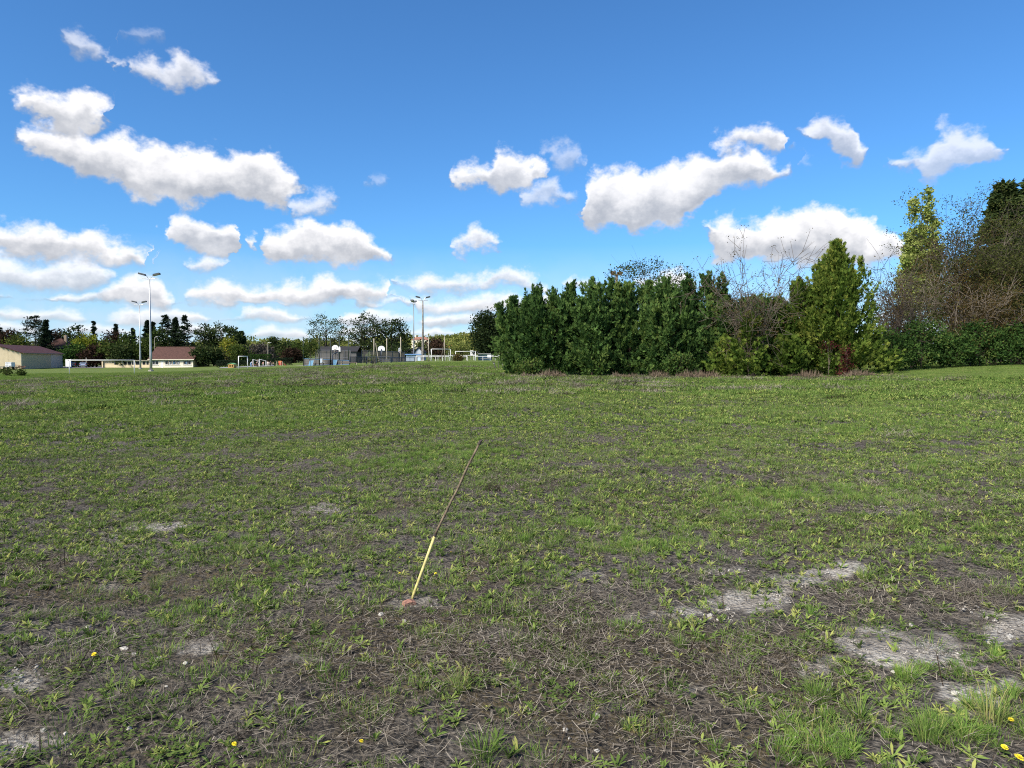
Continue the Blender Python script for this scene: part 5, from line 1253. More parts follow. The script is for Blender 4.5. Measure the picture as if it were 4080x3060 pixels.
def p_clover():
    b = TB()
    for i in range(26):
        r = .11 * math.sqrt(G.random()); a = G.uniform(0, 6.283); x, y, z = r * math.cos(a), r * math.sin(a), G.uniform(.008, .035)
        t = min(1, max(0, G.gauss(.5, .2)))
        for q in range(3):
            L = G.uniform(.012, .022); b.blade(x, y, q * 2.09 + a, L, L * .8, G.uniform(-.1, .5), .3, t, 2, z, [.2, 1., .5])
    return b.mesh('low_leaves', M_CLOV)
def p_stub():
    b = TB()
    for i in range(G.randint(1, 4)):
        b.blade(G.gauss(0, .02), G.gauss(0, .02), G.uniform(0, 6.28), G.uniform(.05, .17), .004, G.uniform(.9, 1.55), G.uniform(-.2, .4), G.random(), 2, 0., [1., .9, .5])
    return b.mesh('dead_stub', M_DARK)
def stone_mesh(name, r, sub=1, seed=0, flat=.7, m=M_PEB):
    import bmesh
    bm = bmesh.new(); bmesh.ops.create_icosphere(bm, subdivisions=sub, radius=r); g = random.Random(seed)
    ax = Vector((g.uniform(.75, 1.35), g.uniform(.7, 1.2), flat * g.uniform(.8, 1.2)))
    for v in bm.verts:
        d = v.co.normalized(); k_ = 1 + .2 * math.sin(d.x * 4 + seed) * math.cos(d.y * 3.3 + seed * 2) + g.uniform(-.13, .13)
        v.co = Vector((v.co.x * ax.x, v.co.y * ax.y, v.co.z * ax.z)) * k_
    me = bpy.data.meshes.new(name); bm.to_mesh(me); bm.free(); me.materials.append(m); return me
def p_pebbles():
    import bmesh
    V = []; F = []
    for i in range(16):
        s = stone_mesh('tmp', G.choice([.003, .004, .006, .008, .012]), 1, G.randint(0, 9999))
        r = .12 * math.sqrt(G.random()); a = G.uniform(0, 6.283); b0 = len(V)
        V += [(v.co.x + r * math.cos(a), v.co.y + r * math.sin(a), v.co.z + .003) for v in s.vertices]; F += [tuple(b0 + q for q in p.vertices) for p in s.polygons]
        bpy.data.meshes.remove(s)
    me = mesh_np('pebbles', V, F); me.materials.append(M_PEB); return me
def p_patch(kind):
    """a square metre of far meadow: weeds, grass and dead stalks together"""
    b = TB(); n = 34 if kind != 2 else 26
    for i in range(n):
        x, y = G.uniform(-.55, .55), G.uniform(-.55, .55); tone = G.uniform(.25, .85)
        if kind == 0 or (kind == 1 and G.random() < .5):
            for q in range(5):
                L = G.uniform(.07, .13); b.blade(x, y, q * 1.26 + G.uniform(-.4, .4), L, L * .3, G.uniform(.5, 1.2), .6, min(1, max(0, tone + G.gauss(0, .12))), 2, 0., [.4, 1., .1])
        else:
            for q in range(6):
                b.blade(x + G.gauss(0, .05), y + G.gauss(0, .05), G.uniform(0, 6.28), G.uniform(.06, .16), .012, G.uniform(.7, 1.5), .7, min(1, max(0, tone * .8 + G.gauss(0, .12))), 2, 0., [1., .8, .1])
    return b.mesh('meadow_patch', M_ROS if kind == 0 else M_GRASS)
def p_straw_patch():
    b = TB(); main = G.uniform(0, 3.14)
    for i in range(110):
        r = .5 * math.sqrt(G.random()); a = G.uniform(0, 6.283)
        b.blade(r * math.cos(a), r * math.sin(a), main + G.gauss(0, .9), G.uniform(.08, .30), .011, G.gauss(.25, .25), G.gauss(.3, .4), min(1, max(0, G.gauss(.48, .26))), 2, G.uniform(.0, .06), [1., 1., .4])
    return b.mesh('straw_patch', M_STRAW)

def proto_collection(name, meshes):
    c = bpy.data.collections.new(name)
    for i, me in enumerate(meshes):
        o = bpy.data.objects.new('%s_%02d' % (name, i), me); c.objects.link(o)
    return c

def scatter(name, P, scl, coll, nproto, label, cat, seed=1, tilt=.12):
    rng = np.random.default_rng(seed); n = len(P)
    me = bpy.data.meshes.new(name); me.vertices.add(n); me.vertices.foreach_set('co', np.asarray(P, np.float32).ravel())
    a = me.attributes.new('rot', 'FLOAT_VECTOR', 'POINT')
    rot = np.stack([rng.normal(0, tilt, n), rng.normal(0, tilt, n), rng.uniform(0, 2 * math.pi, n)], -1)
    a.data.foreach_set('vector', rot.astype(np.float32).ravel())
    a = me.attributes.new('scl', 'FLOAT', 'POINT'); a.data.foreach_set('value', np.asarray(scl, np.float32))
    a = me.attributes.new('idx', 'INT', 'POINT'); a.data.foreach_set('value', rng.integers(0, nproto, n).astype(np.int32))
    o = obj(name, me); tag(o, label, cat, kind='stuff')
    g = bpy.data.node_groups.new(name, 'GeometryNodeTree')
    g.interface.new_socket('Geometry', in_out='INPUT', socket_type='NodeSocketGeometry')
    g.interface.new_socket('Geometry', in_out='OUTPUT', socket_type='NodeSocketGeometry')
    N = g.nodes; L = g.links; gi = N.new('NodeGroupInput'); go = N.new('NodeGroupOutput')
    ci = N.new('GeometryNodeCollectionInfo'); ci.inputs['Collection'].default_value = coll
    ci.inputs['Separate Children'].default_value = True; ci.inputs['Reset Children'].default_value = True
    ip = N.new('GeometryNodeInstanceOnPoints'); ip.inputs['Pick Instance'].default_value = True
    def named(nm, ty):
        q = N.new('GeometryNodeInputNamedAttribute'); q.data_type = ty; q.inputs['Name'].default_value = nm; return q.outputs[0]
    L.new(gi.outputs[0], ip.inputs['Points']); L.new(ci.outputs[0], ip.inputs['Instance'])
    L.new(named('idx', 'INT'), ip.inputs['Instance Index']); L.new(named('scl', 'FLOAT'), ip.inputs['Scale'])
    er = N.new('FunctionNodeEulerToRotation'); L.new(named('rot', 'FLOAT_VECTOR'), er.inputs[0]); L.new(er.outputs[0], ip.inputs['Rotation'])
    L.new(ip.outputs[0], go.inputs[0])
    md = o.modifiers.new('scatter', 'NODES'); md.node_group = g
    return o

def sample(r0, r1, per_m2, seed, half=41.5):
    rng = np.random.default_rng(seed); area = R(2 * half) * (r1 * r1 - r0 * r0) / 2; n = int(area * per_m2)
    r = np.sqrt(rng.uniform(r0 * r0, r1 * r1, n)); t = rng.uniform(-R(half), R(half), n)
    x, y = r * np.sin(t), r * np.cos(t); return x, y, rng.uniform(0, 1, n), rng.uniform(0, 1, n)

def build_meadow_plants():
    ros = proto_collection('weed_rosette_kinds', [p_rosette() for _ in range(14)])
    tuf = proto_collection('grass_tuft_kinds', [p_tuft(.12, 80, .05, M_LUSH) for _ in range(4)] + [p_tuft(.16, 90, .055, M_LUSH) for _ in range(2)])
    sho = proto_collection('short_grass_kinds', [p_tuft(.055, 60, .11) for _ in range(4)] + [p_tuft(.08, 50, .10) for _ in range(3)])
    lit = proto_collection('straw_litter_kinds', [p_litter() for _ in range(9)])
    clo = proto_collection('low_leaves_kinds', [p_clover() for _ in range(5)])
    stu = proto_collection('dead_stub_kinds', [p_stub() for _ in range(8)])
    peb = proto_collection('pebble_kinds', [p_pebbles() for _ in range(6)])
    pat = proto_collection('meadow_patch_kinds', [p_patch(i % 3) for i in range(12)])
    stp = proto_collection('straw_patch_kinds', [p_straw_patch() for _ in range(6)])
    def place(name, r0, r1, per, seed, dens, s0, s1, coll, label, cat, tilt=.12, dz=0.):
        x, y, u, w = sample(r0, r1, per, seed); z0 = zs(x, y)
        p = dens(x, y, z0); ok = u < p; x, y, w = x[ok], y[ok], w[ok]
        P = np.stack([x, y, zg(x, y) + dz], -1)
        return scatter(name, P, s0 + (s1 - s0) * w, coll, len(coll.objects), label, cat, seed, tilt)
    ch = lambda x, y, z: cover(CHALK, x, y, z, 70, .42); lu = lambda x, y, z: cover(LUSH, x, y, z, 80); st = lambda x, y, z: cover(STRAW, x, y, z, 90)
    clump = lambda x, y: sstep(.24, .54, fbm(x * 1.7, y * 1.7, 61, 4)); clump2 = lambda x, y: sstep(.36, .6, fbm(x * .8, y * .8, 66, 3))
    def ros_d(x, y, z): return (.12 + .88 * clump(x, y)) * (1 - .8 * ch(x, y, z)) * (1 - .62 * st(x, y, z)) * (1 - .6 * lu(x, y, z)) * (1 - lawn_mask(x, y)) * np.interp(np.hypot(x, y), [2, 5, 8, 14], [.45, .6, .9, 1])
    place('weed_rosettes', 2.2, 16, 330, 101, ros_d, .26, .78, ros, 'small yellow-green leaf rosettes sprouting over the near meadow', 'weeds', .15)
    place('weed_rosettes', 16, 42, 95, 102, ros_d, .6, 1.25, ros, 'yellow-green leaf rosettes dotting the meadow further out', 'weeds', .15)
    place('straw_litter', 2.0, 14, 105, 103, lambda x, y, z: (.30 + .7 * st(x, y, z)) * (1 - .4 * ch(x, y, z)), .6, 1.35, lit, 'mown brown and grey straw lying over the near ground', 'straw', .08)
    place('straw_litter', 14, 34, 12, 104, lambda x, y, z: .25 + .75 * np.maximum(st(x, y, z), sstep(.5, .66, fbm(x * .5, y * 1.1, 31, 4))), .9, 1.9, lit, 'brown mown straw streaked over the middle of the meadow', 'straw', .08)
    place('short_grass', 2.0, 16, 60, 105, lambda x, y, z: np.clip(.16 + .5 * clump2(x, y) + lu(x, y, z), 0, 1) * (1 - .9 * ch(x, y, z)) * (1 - .45 * st(x, y, z)), .45, 1.05, sho, 'short green grass blades between the weeds', 'grass', .1)
    place('short_grass', 16, 44, 16, 106, lambda x, y, z: np.clip(.22 + .6 * clump2(x, y) + lu(x, y, z), 0, 1), .9, 1.9, sho, 'short green grass over the middle of the meadow', 'grass', .1)
    place('lush_grass', 2.2, 44, 95, 107, lambda x, y, z: np.clip(lu(x, y, z) * .95 + .012, 0, 1) * (1 - .9 * ch(x, y, z)), .3, .68, tuf, 'longer bright green grass growing in scattered patches', 'grass', .12)
    place('low_leaves', 2.0, 10, 30, 108, lambda x, y, z: sstep(.48, .62, fbm(x * .9, y * .9, 77, 3)) * (1 - .7 * ch(x, y, z)), .4, .85, clo, 'low clover-like leaves creeping over the near ground', 'ground cover', .1)
    place('dead_stubs', 2.2, 26, 9, 109, lambda x, y, z: .5 + .5 * st(x, y, z), .6, 1.3, stu, 'dark dead stalk stubs standing in the meadow', 'stalks', .25)
    place('chalk_pebbles', 2.0, 16, 46, 110, lambda x, y, z: np.clip(ch(x, y, z) * .9 + .004, 0, 1), .3, .9, peb, 'white and grey chalk pebbles in the bare patches', 'pebbles', .1)
    def pat_d(x, y, z): return (.22 + .78 * clump2(x * .5, y * .5)) * (1 - lawn_mask(x, y))
    place('meadow_growth', 26, 100, 4.6, 111, pat_d, .7, 1.25, pat, 'weeds and rough grass of the far half of the meadow', 'weeds', .06)
    lwn = proto_collection('lawn_tuft_kinds', [p_tuft(.07, 90, .30) for _ in range(5)])
    place('lawn_grass', 34, 120, 7., 113, lambda x, y, z: lawn_mask(x, y) * .9, .7, 1.5, lwn, 'short mown grass of the sports ground lawn', 'grass', .05)
    place('straw_streaks', 26, 110, 2.8, 112, lambda x, y, z: np.clip(sstep(.50, .62, fbm(x * .2, y * .6, 37, 4)) + .8 * st(x, y, z), 0, 1) * (1 - lawn_mask(x, y)), .6, 1.4, stp, 'brown streaks of mown dead stalks across the far meadow', 'straw', .05)
build_meadow_plants()

clipped('clipped_hedge', 'clipped dark green hedge block behind the playground', 993, 1074, 176., 1414, 1436, 1.6, 1, M_LAUREL, .45, 2200)
clipped('low_hedge', 'long low dark hedge left behind the playground', 860, 1000, 172., 1438, 1450, 1.0, 2, M_CEDAR, .4, 2600)
clipped('low_hedge', 'low dark hedge rising to the right behind the playground', 1000, 1165, 172., 1437, 1452, 1.0, 3, M_CEDAR, .35, 3200, top1=1427)

# ---- playground
def small_frame(label, px, d, rz):
    b = base(px, d); t = thing('mini_goal', label, 'goal', b, rz, 'mini goals of the playground'); h, w, dp = 1.55, 1.1, 1.3
    for s in (-1, 1):
        MB().tube([(s * w, 0, -.1), (s * w, 0, h)], .05, 6).build('post', WHITE, t); MB().tube([(s * w, 0, h), (s * w, dp, h * .78)], .04, 6).build('depth_bar', WHITE, t)
        MB().tube([(s * w, dp, h * .78), (s * w, dp, 0)], .035, 5).build('back_post', WHITE, t)
    MB().tube([(-w, 0, h), (w, 0, h)], .05, 6).build('crossbar', WHITE, t); MB().tube([(-w, dp, h * .78), (w, dp, h * .78)], .035, 5).build('back_bar', WHITE, t)
small_frame('left one of two white mini goal frames among the children', 1008, 150., R(-68)); small_frame('right one of two white mini goal frames among the children', 1033, 148., R(-68))
b = base(925, 147.); t = thing('playhouse', 'little yellow wooden playhouse with a green roof beside the small goal', 'playhouse', b, R(-12)); WD = mat('yellow_wood', (.40, .25, .09), .8, var=.2)
for x in (-.58, -.2, .2, .58): MB().box(x - .06, x + .06, -.5, -.42, 0, .72).build('post', WD, t)
MB().box(-.58, .58, -.49, -.44, 0, .2).build('front_board', WD, t); MB().box(-.58, .58, -.49, -.44, .6, .74).build('front_board', WD, t)
MB().box(-.62, -.56, -.45, .5, 0, .74).build('side_wall', WD, t); MB().box(.56, .62, -.45, .5, 0, .74).build('side_wall', WD, t); MB().box(-.56, .56, .44, .5, 0, .74).build('back_wall', WD, t)
MB().prism([(-.72, .70), (0, .95), (.72, .70), (.72, .76), (0, 1.02), (-.72, .76)], -.6, .6).build('roof', mat('green_roof', (.13, .30, .14), .7), t)
b = base(1118, 152.); t = thing('play_tower', 'red climbing frame with wooden posts at the right end of the playground', 'climbing frame', b); RD = mat('red_panel', (.42, .06, .045), .6); 
for x in (-.75, .12, .48): MB().tube([(x, -.2, -.1), (x, -.2, .95)], .07, 6).build('post', PALEWOOD, t)
MB().box(-.42, .3, -.15, -.09, .62, 1.05).build('panel', mat('orange_panel', (.50, .13, .05), .6), t); MB().box(-.36, .36, -.15, -.09, .16, .6).build('panel', RD, t)
MB().box(-.45, .5, -.1, .5, .56, .62).build('platform', PALEWOOD, t); MB().prism([(.5, .62), (1.15, .02), (1.15, .08), (.5, .68)], -.1, .35).build('slide', RD, t)
b = base(1015, 151.); t = thing('play_bench', 'low reddish bench among the children', 'bench', b); MB().box(-.7, .7, -.2, .2, .36, .44).build('seat', mat('reddish_wood', (.28, .11, .08), .8), t)
for x in (-.6, .6): MB().box(x - .05, x + .05, -.16, .16, -.05, .36).build('leg', BLACK, t)

# ---- people far off on the playground
SKIN = mat('skin', (.45, .28, .20), .6); HAIR = mat('brown_hair', (.05, .03, .02), .7); PALEHAIR = mat('fair_hair', (.30, .22, .14), .7)
def cloth(n, c): return mat('cloth_' + n, c, .85, var=.12, vscale=6.)
def person(label, px, d, rz, top, legs, hair, h=1.25, lean=0., knee=0., arms=(.25, .25), crouch=0.):
    """one continuous body grown from a skeleton by a skin modifier; clothing by region"""
    b = base(px, d); s = h / 1.7; hip = .90 - crouch * .45; V = []; E = []; Rr = []; tagv = []
    def v(p, r, k): V.append(Vector(p)); Rr.append(r); tagv.append(k); return len(V) - 1
    def e(i, j): E.append((i, j)); return j
    sl, cl = math.sin(lean), math.cos(lean); up = lambda q, x=0., y=0.: (x, -q * sl + y, hip + q * cl)
    pel = v((0, 0, hip), .135, 2); ch = e(pel, v(up(.27), .14, 1)); nk = e(ch, v(up(.52), .07, 1)); n2 = e(nk, v(up(.60), .05, 0)); hd = e(n2, v(up(.70, y=-.02), .09, 0)); e(hd, v(up(.80), .085, 3)); e(hd, v(up(.70, y=-.11), .022, 0))
    for i, sx in enumerate((-1, 1)):
        sh = e(ch, v(up(.46, sx * .17), .065, 1)); a = arms[i]; el = e(sh, v(up(.46 - .27 * math.cos(a), sx * .23, -.27 * math.sin(a)), .045, 1)); wr = e(el, v(up(.46 - .27 * math.cos(a) - .22 * math.cos(a + .4), sx * .23, -.27 * math.sin(a) - .24 * math.sin(a + .4)), .03, 0))
        w = V[wr]; dv = (w - V[el]).normalized(); pm = e(wr, v(w + dv * .07, .028, 0))
        for q in range(4): e(pm, v(V[pm] + dv * (.075, .085, .08, .06)[q] + Vector(((q - 1.5) * .018, .01, 0)), .009, 0))
        e(wr, v(w + dv * .05 + Vector((-sx * .045, -.02, 0)), .010, 0))
        hp = e(pel, v((sx * .09, 0, hip - .06), .10, 2)); kn = e(hp, v((sx * .10, -.05 - .32 * crouch - knee * (.2 if sx > 0 else -.12), .47 - .05 * crouch), .068, 2))
        an = e(kn, v((sx * .10, .03 + .12 * crouch + knee * (.05 if sx < 0 else -.2), .08), .042, 2)); e(an, v((sx * .10, -.13 + .12 * crouch - (knee * .2 if sx > 0 else 0), .035), .04, 4))
    me = bpy.data.meshes.new('body'); me.from_pydata([p * s for p in V], E, []); o = bpy.data.objects.new('person_src', me); COL.objects.link(o)
    md = o.modifiers.new('skin', 'SKIN')
    if not me.skin_vertices: me.skin_vertices.new()
    for i, q in enumerate(me.skin_vertices[0].data): q.radius = (Rr[i] * s, Rr[i] * s); q.use_root = (i == 0)
    o.modifiers.new('sub', 'SUBSURF').levels = 1; o.modifiers['sub'].render_levels = 1
    dg = bpy.context.evaluated_depsgraph_get(); dg.update(); out = bpy.data.meshes.new_from_object(o.evaluated_get(dg)); bpy.data.objects.remove(o)
    out.name = 'body'; out.materials.clear()
    for m in (SKIN, top, legs, hair, BLACK): out.materials.append(m)
    segs = [(V[i] * s, V[j] * s, tagv[j]) for i, j in E]
    for p in out.polygons:
        c = p.center; best = (9, 0)
        for a_, b_, k_ in segs:
            ab = b_ - a_; t_ = max(0, min(1, (c - a_).dot(ab) / max(1e-9, ab.dot(ab)))); dd = (c - a_ - ab * t_).length
            if dd < best[0]: best = (dd, k_)
        p.material_index = best[1]; p.use_smooth = True
    t = thing('person', label, 'person', b, rz, 'people on the playground'); ob = obj('body', out, None, t)
    hc = V[hd] * s
    import bmesh
    bm = bmesh.new(); bmesh.ops.create_icosphere(bm, subdivisions=2, radius=.098 * s)
    for q in [q for q in bm.verts if q.co.y < -.045 * s and q.co.z < .05 * s]: q.co.y = -.045 * s
    hm = bpy.data.meshes.new('hair'); bm.to_mesh(hm); bm.free(); obj('hair', hm, hair, t, hc + Vector((0, .015, .035)) * s)
    for sx in (-1, 1): obj('eye', MB().tube([hc + Vector((sx * .032 * s, -.088 * s, .012 * s)), hc + Vector((sx * .032 * s, -.094 * s, .012 * s))], .009 * s, 6).mesh('eye'), BLACK, t)
    obj('mouth', MB().box(hc.x - .022 * s, hc.x + .022 * s, hc.y - .092 * s, hc.y - .085 * s, hc.z - .048 * s, hc.z - .04 * s).mesh('mouth'), mat('lips', (.3, .1, .09), .6), t)
person('person in pale blue clothes leaning forward left of the mini goals', 999, 148, R(75), cloth('pale_blue', (.42, .52, .66)), cloth('light_jeans', (.22, .34, .52)), PALEHAIR, 1.45, .75, .8, (.9, .7))
person('person in black with fair hair standing between the mini goals', 1025, 149, R(20), cloth('black', (.018, .018, .022)), cloth('black', (.018, .018, .022)), PALEHAIR, 1.5, .05, .3)
person('person in a grey top bending in front of the right mini goal', 1031, 146.5, R(-40), cloth('grey', (.20, .20, .22)), cloth('beige', (.42, .37, .32)), PALEHAIR, 1.4, .6, .5, (.8, .8))
person('person in a dark grey jacket just right of the mini goals', 1038, 147.5, R(-80), cloth('charcoal', (.07, .07, .08)), cloth('black', (.018, .018, .022)), HAIR, 1.35, .25, .9, (.6, .2))
person('child in a peach-coloured top standing before the dark hedge', 1048.5, 160, R(10), cloth('peach', (.62, .36, .28)), cloth('pale_grey', (.45, .42, .40)), HAIR, 1.05, .0, .1)
person('left one of two children in pale tops standing side by side', 1066, 160, R(-10), cloth('cream', (.55, .50, .44)), cloth('beige', (.42, .37, .32)), PALEHAIR, 1.1, .0, .2)
person('right one of two children in pale tops standing side by side', 1071.5, 160.5, R(15), cloth('stone', (.45, .38, .34)), cloth('beige', (.42, .37, .32)), HAIR, 1.05, .0, .2)
person('child dressed all in black standing on the grass', 1078, 149, R(160), cloth('black', (.018, .018, .022)), cloth('black', (.018, .018, .022)), HAIR, 1.15, .05, .1)
person('person in dark clothes sitting low before the dark hedge', 1083, 158, R(30), cloth('charcoal', (.07, .07, .08)), cloth('grey', (.20, .20, .22)), HAIR, 1.2, .35, .2, (.8, .9), 1.)
person('crouching child in a brownish top on the grass', 1094, 150, R(-60), cloth('taupe', (.26, .20, .18)), cloth('black', (.018, .018, .022)), PALEHAIR, 1.15, .5, .3, (1., 1.), 1.)

# ---- cars, sign and things by the barn
def car(label, px, d, rz, paint, L=3.9, W=1.66, H=1.46):
    b = base(px, d); t = thing('parked_car', label, 'car', b + Vector((0, 0, .1)), rz, 'cars in the car park'); w = W / 2
    prof = [(0., .32), (.02, .55), (.10, .80), (.22, .86), (.36, .92), (.48, 1.40), (.60, H), (.82, H - .03), (.93, 1.12), (.985, .80), (1., .45), (.985, .28)]
    V = []; F = []; n = len(prof)
    for s, ins in ((-1, 0), (1, 0)):
        for u, z in prof: V.append(((u - .5) * L, s * (w - (.16 if z > 1. else 0.)), z))
    for i in range(n): j = (i + 1) % n; F.append((i, j, j + n, i + n))
    F += [tuple(range(n))[::-1], tuple(range(n, 2 * n))]
    body = MB().add(V, F).build('body', paint, t)
    for s in (-1, 1):
        MB().add([((u - .5) * L, s * (w - .15 + .005), z) for u, z in ((.42, 1.0), (.50, 1.34), (.64, 1.38), (.64, 1.0))], [(0, 1, 2, 3) if s > 0 else (3, 2, 1, 0)]).build('side_window', GLASS, body, loc=(0, s * .012, 0))
        MB().add([((u - .5) * L, s * (w - .15 + .005), z) for u, z in ((.66, 1.0), (.66, 1.38), (.82, 1.36), (.88, 1.0))], [(0, 1, 2, 3) if s > 0 else (3, 2, 1, 0)]).build('side_window', GLASS, body, loc=(0, s * .012, 0))
        for u in (.19, .80):
            wh = MB().tube([((u - .5) * L, s * (w - .18), .31), ((u - .5) * L, s * (w + .02), .31)], .31, 14).build('wheel', BLACK, t); MB().tube([((u - .5) * L, s * (w + .02), .31), ((u - .5) * L, s * (w + .035), .31)], .19, 10).build('rim', GALV, wh)
        MB().box(.47 * L, .497 * L, s * w - s * .22 if s > 0 else s * w + .02, s * w - .02 if s > 0 else s * w + .22, .72, .98).build('tail_light', mat('tail_light_red', (.3, .02, .02), .3), t)
        MB().box(-.5 * L - .01, -.47 * L, s * w - .38 if s > 0 else s * w + .06, s * w - .06 if s > 0 else s * w + .38, .58, .74).build('headlight', LENS, t)
        MB().box(-.04 * L, -.0 * L, s * w if s > 0 else s * w - .14, s * w + .14 if s > 0 else s * w, .95, 1.08).build('mirror', paint, t)
    MB().add([(.335 * L, -w + .22, 1.38), (.335 * L, w - .22, 1.38), (.434 * L, w - .24, 1.10), (.434 * L, -w + .24, 1.10)], [(0, 1, 2, 3)]).build('rear_window', GLASS, body, loc=(.02, 0, .01))
    MB().add([(-.02 * L, -w + .22, 1.37), (-.02 * L, w - .22, 1.37), (-.135 * L, w - .2, .96), (-.135 * L, -w + .2, .96)], [(3, 2, 1, 0)]).build('windscreen', GLASS, body, loc=(-.02, 0, .012))
    MB().box(.485 * L, .51 * L, -w + .05, w - .05, .32, .56).build('bumper', mat('grey_bumper', (.12, .13, .15), .6), t); MB().box(.51 * L, .515 * L, -.26, .26, .60, .70).build('number_plate', WHITE, t)
car('silver-blue hatchback seen from behind on the car park', 331, 194., R(-62), mat('silver_blue_paint', (.34, .40, .50), .35, metal=.4))
car('dark car half hidden behind the left goal post', 297, 200., R(-75), mat('dark_car_paint', (.02, .022, .028), .3, metal=.2))
b = base(272, 185.); t = thing('white_sign_board', 'white sign board with dark blue edge beside the barn', 'sign', b); z0, z1 = .45, 2.35
MB().box(-.72, .68, -.06, .0, z0, z1).build('panel', WHITE, t); MB().box(.68, .82, -.05, .05, -.1, z1 + .03).build('post', mat('blue_post', (.03, .06, .16), .5), t); MB().box(-.72, .68, -.05, .0, z0 - .12, z0).build('lower_edge', MATS['blue_post'], t)
MB().box(-.1, .5, -.064, -.061, z1 - .38, z1 - .24).build('print', DKBLUE, t); MB().box(-.45, .35, -.064, -.061, z1 - .95, z1 - .91).build('print', mat('faint_print', (.5, .52, .58), .6), t); MB().box(-.45, .2, -.064, -.061, z1 - 1.12, z1 - 1.08).build('print', MATS['faint_print'], t)
MB().tube([(-.6, .05, -.1), (-.6, .05, z0)], .05, 6).build('post', GALV, t)
b = base(40, 158.); t = thing('white_crate', 'white grid-sided crate on a trailer before the barn gable', 'crate', b + Vector((0, 0, .75)), R(-8)); CR = mat('white_grid', (.62, .64, .68), .6)
MB().box(-.75, .75, -.5, .5, .0, .95).build('tank', CR, t)
for i in range(6): MB().tube([(-.8 + 1.6 * i / 5, -.55, 0), (-.8 + 1.6 * i / 5, -.55, 1.)], .02, 4).build('bar', GALV, t)
for i in range(4): MB().tube([(-.8, -.55, 1. * i / 3), (.8, -.55, 1. * i / 3)], .02, 4).build('bar', GALV, t)
b = base(22, 159.); t = thing('flat_trailer', 'dark flat trailer carrying the white crate before the barn', 'trailer', b, R(-8)); MB().box(-2.6, 2.2, -.7, .7, .55, .73).build('bed', DKBLUE, t); MB().tube([(-.9, -.72, .73), (-.9, -.72, 1.5)], .05, 5).build('stake', OLDWOOD, t)
for x in (-1., 1.2):
    for s in (-1, 1): MB().tube([(x, s * .6, .3), (x, s * .82, .3)], .3, 12).build('wheel', BLACK, t)
b = base(68, 160.); t = thing('timber_heap', 'heap of reddish-brown timber between the crate and the barn corner', 'timber', b, R(10)); g = random.Random(4)
for i in range(14): x, y = g.uniform(-1.1, 1.), g.uniform(-.4, .4); MB().box(-.9, .9, -.1, .1, 0, .08).build('plank', mat('reddish_plank', (.16, .075, .05), .9, var=.3), t, loc=(x, y, .08 * i + .02), rot=(0, g.uniform(-.12, .12), g.uniform(-.5, .5)))
b = base(1068, 205.); t = thing('street_lamp', 'thin pale lamp pole above the clipped hedge block', 'lamp post', b); H = hgt(1068, 1366, 205., b); MB().tube([(0, 0, 0), (0, 0, H)], [.12, .08], 6).build('pole', PALEWOOD, t); MB().tube([(0, 0, H), (.5, 0, H + .1), (1., 0, H)], .06, 5).build('lamp_arm', GALV, t)
b = base(617, 205.); t = thing('street_lamp', 'thin curved lamp pole behind the house roof by the tall mast', 'lamp post', b); H = hgt(617, 1347, 205., b); MB().tube([(0, 0, 0), (0, 0, H)], [.10, .07], 6).build('pole', PALEWOOD, t); MB().tube([(0, 0, H), (.25, 0, H + .3), (.9, 0, H + .35)], .06, 5).build('lamp_arm', GALV, t)
b = base(344, 199.); t = thing('wooden_bollard', 'pale wooden post behind the silver-blue car', 'post', b); MB().tube([(0, 0, 0), (0, 0, 2.7)], .14, 6).build('pole', PALEWOOD, t); MB().tube([(0, 0, 2.7), (0, 0, 2.78)], .16, 6).build('cap', PALEWOOD, t)

# ---- old wire fence posts left of the hedge
for i, (px, d, top, lx, ly, lab) in enumerate(((1970, 59., 1440, 0, 0, 'upright old green fence post, leftmost left of the hedge'), (1986, 59., 1421, .0, 0, 'tall thin old fence post left of the hedge'), (2008, 58., 1442, -.18, 0, 'slightly leaning old fence post left of the hedge'),
                                     (2024, 57., 1438, -.28, 0, 'strongly leaning old fence post near the hedge'), (2045, 55., 1452, 0, 0, 'short old fence post touching the cypress hedge'), (1979, 58.8, 1439, -.34, 0, 'thick dark prop leaning on the leftmost old fence post'))):
    b = base(px, d); H = hgt(px, top, d, b); t = thing('old_fence_post', lab, 'post', b, 0., 'old fence posts left of the hedge'); MB().tube([(0, 0, -.1), (lx * .5, 0, H * .5), (lx, 0, H)], .05 if i == 5 else .032, 6).build('pole', mat('mossy_post', (.075, .08, .055), .9, var=.3), t)
    MB().tube([(lx * .7, -.04, H * .7), (lx * .7 + .03, -.05, H * .7)], .03, 5).build('wire_clip', GALV, t)

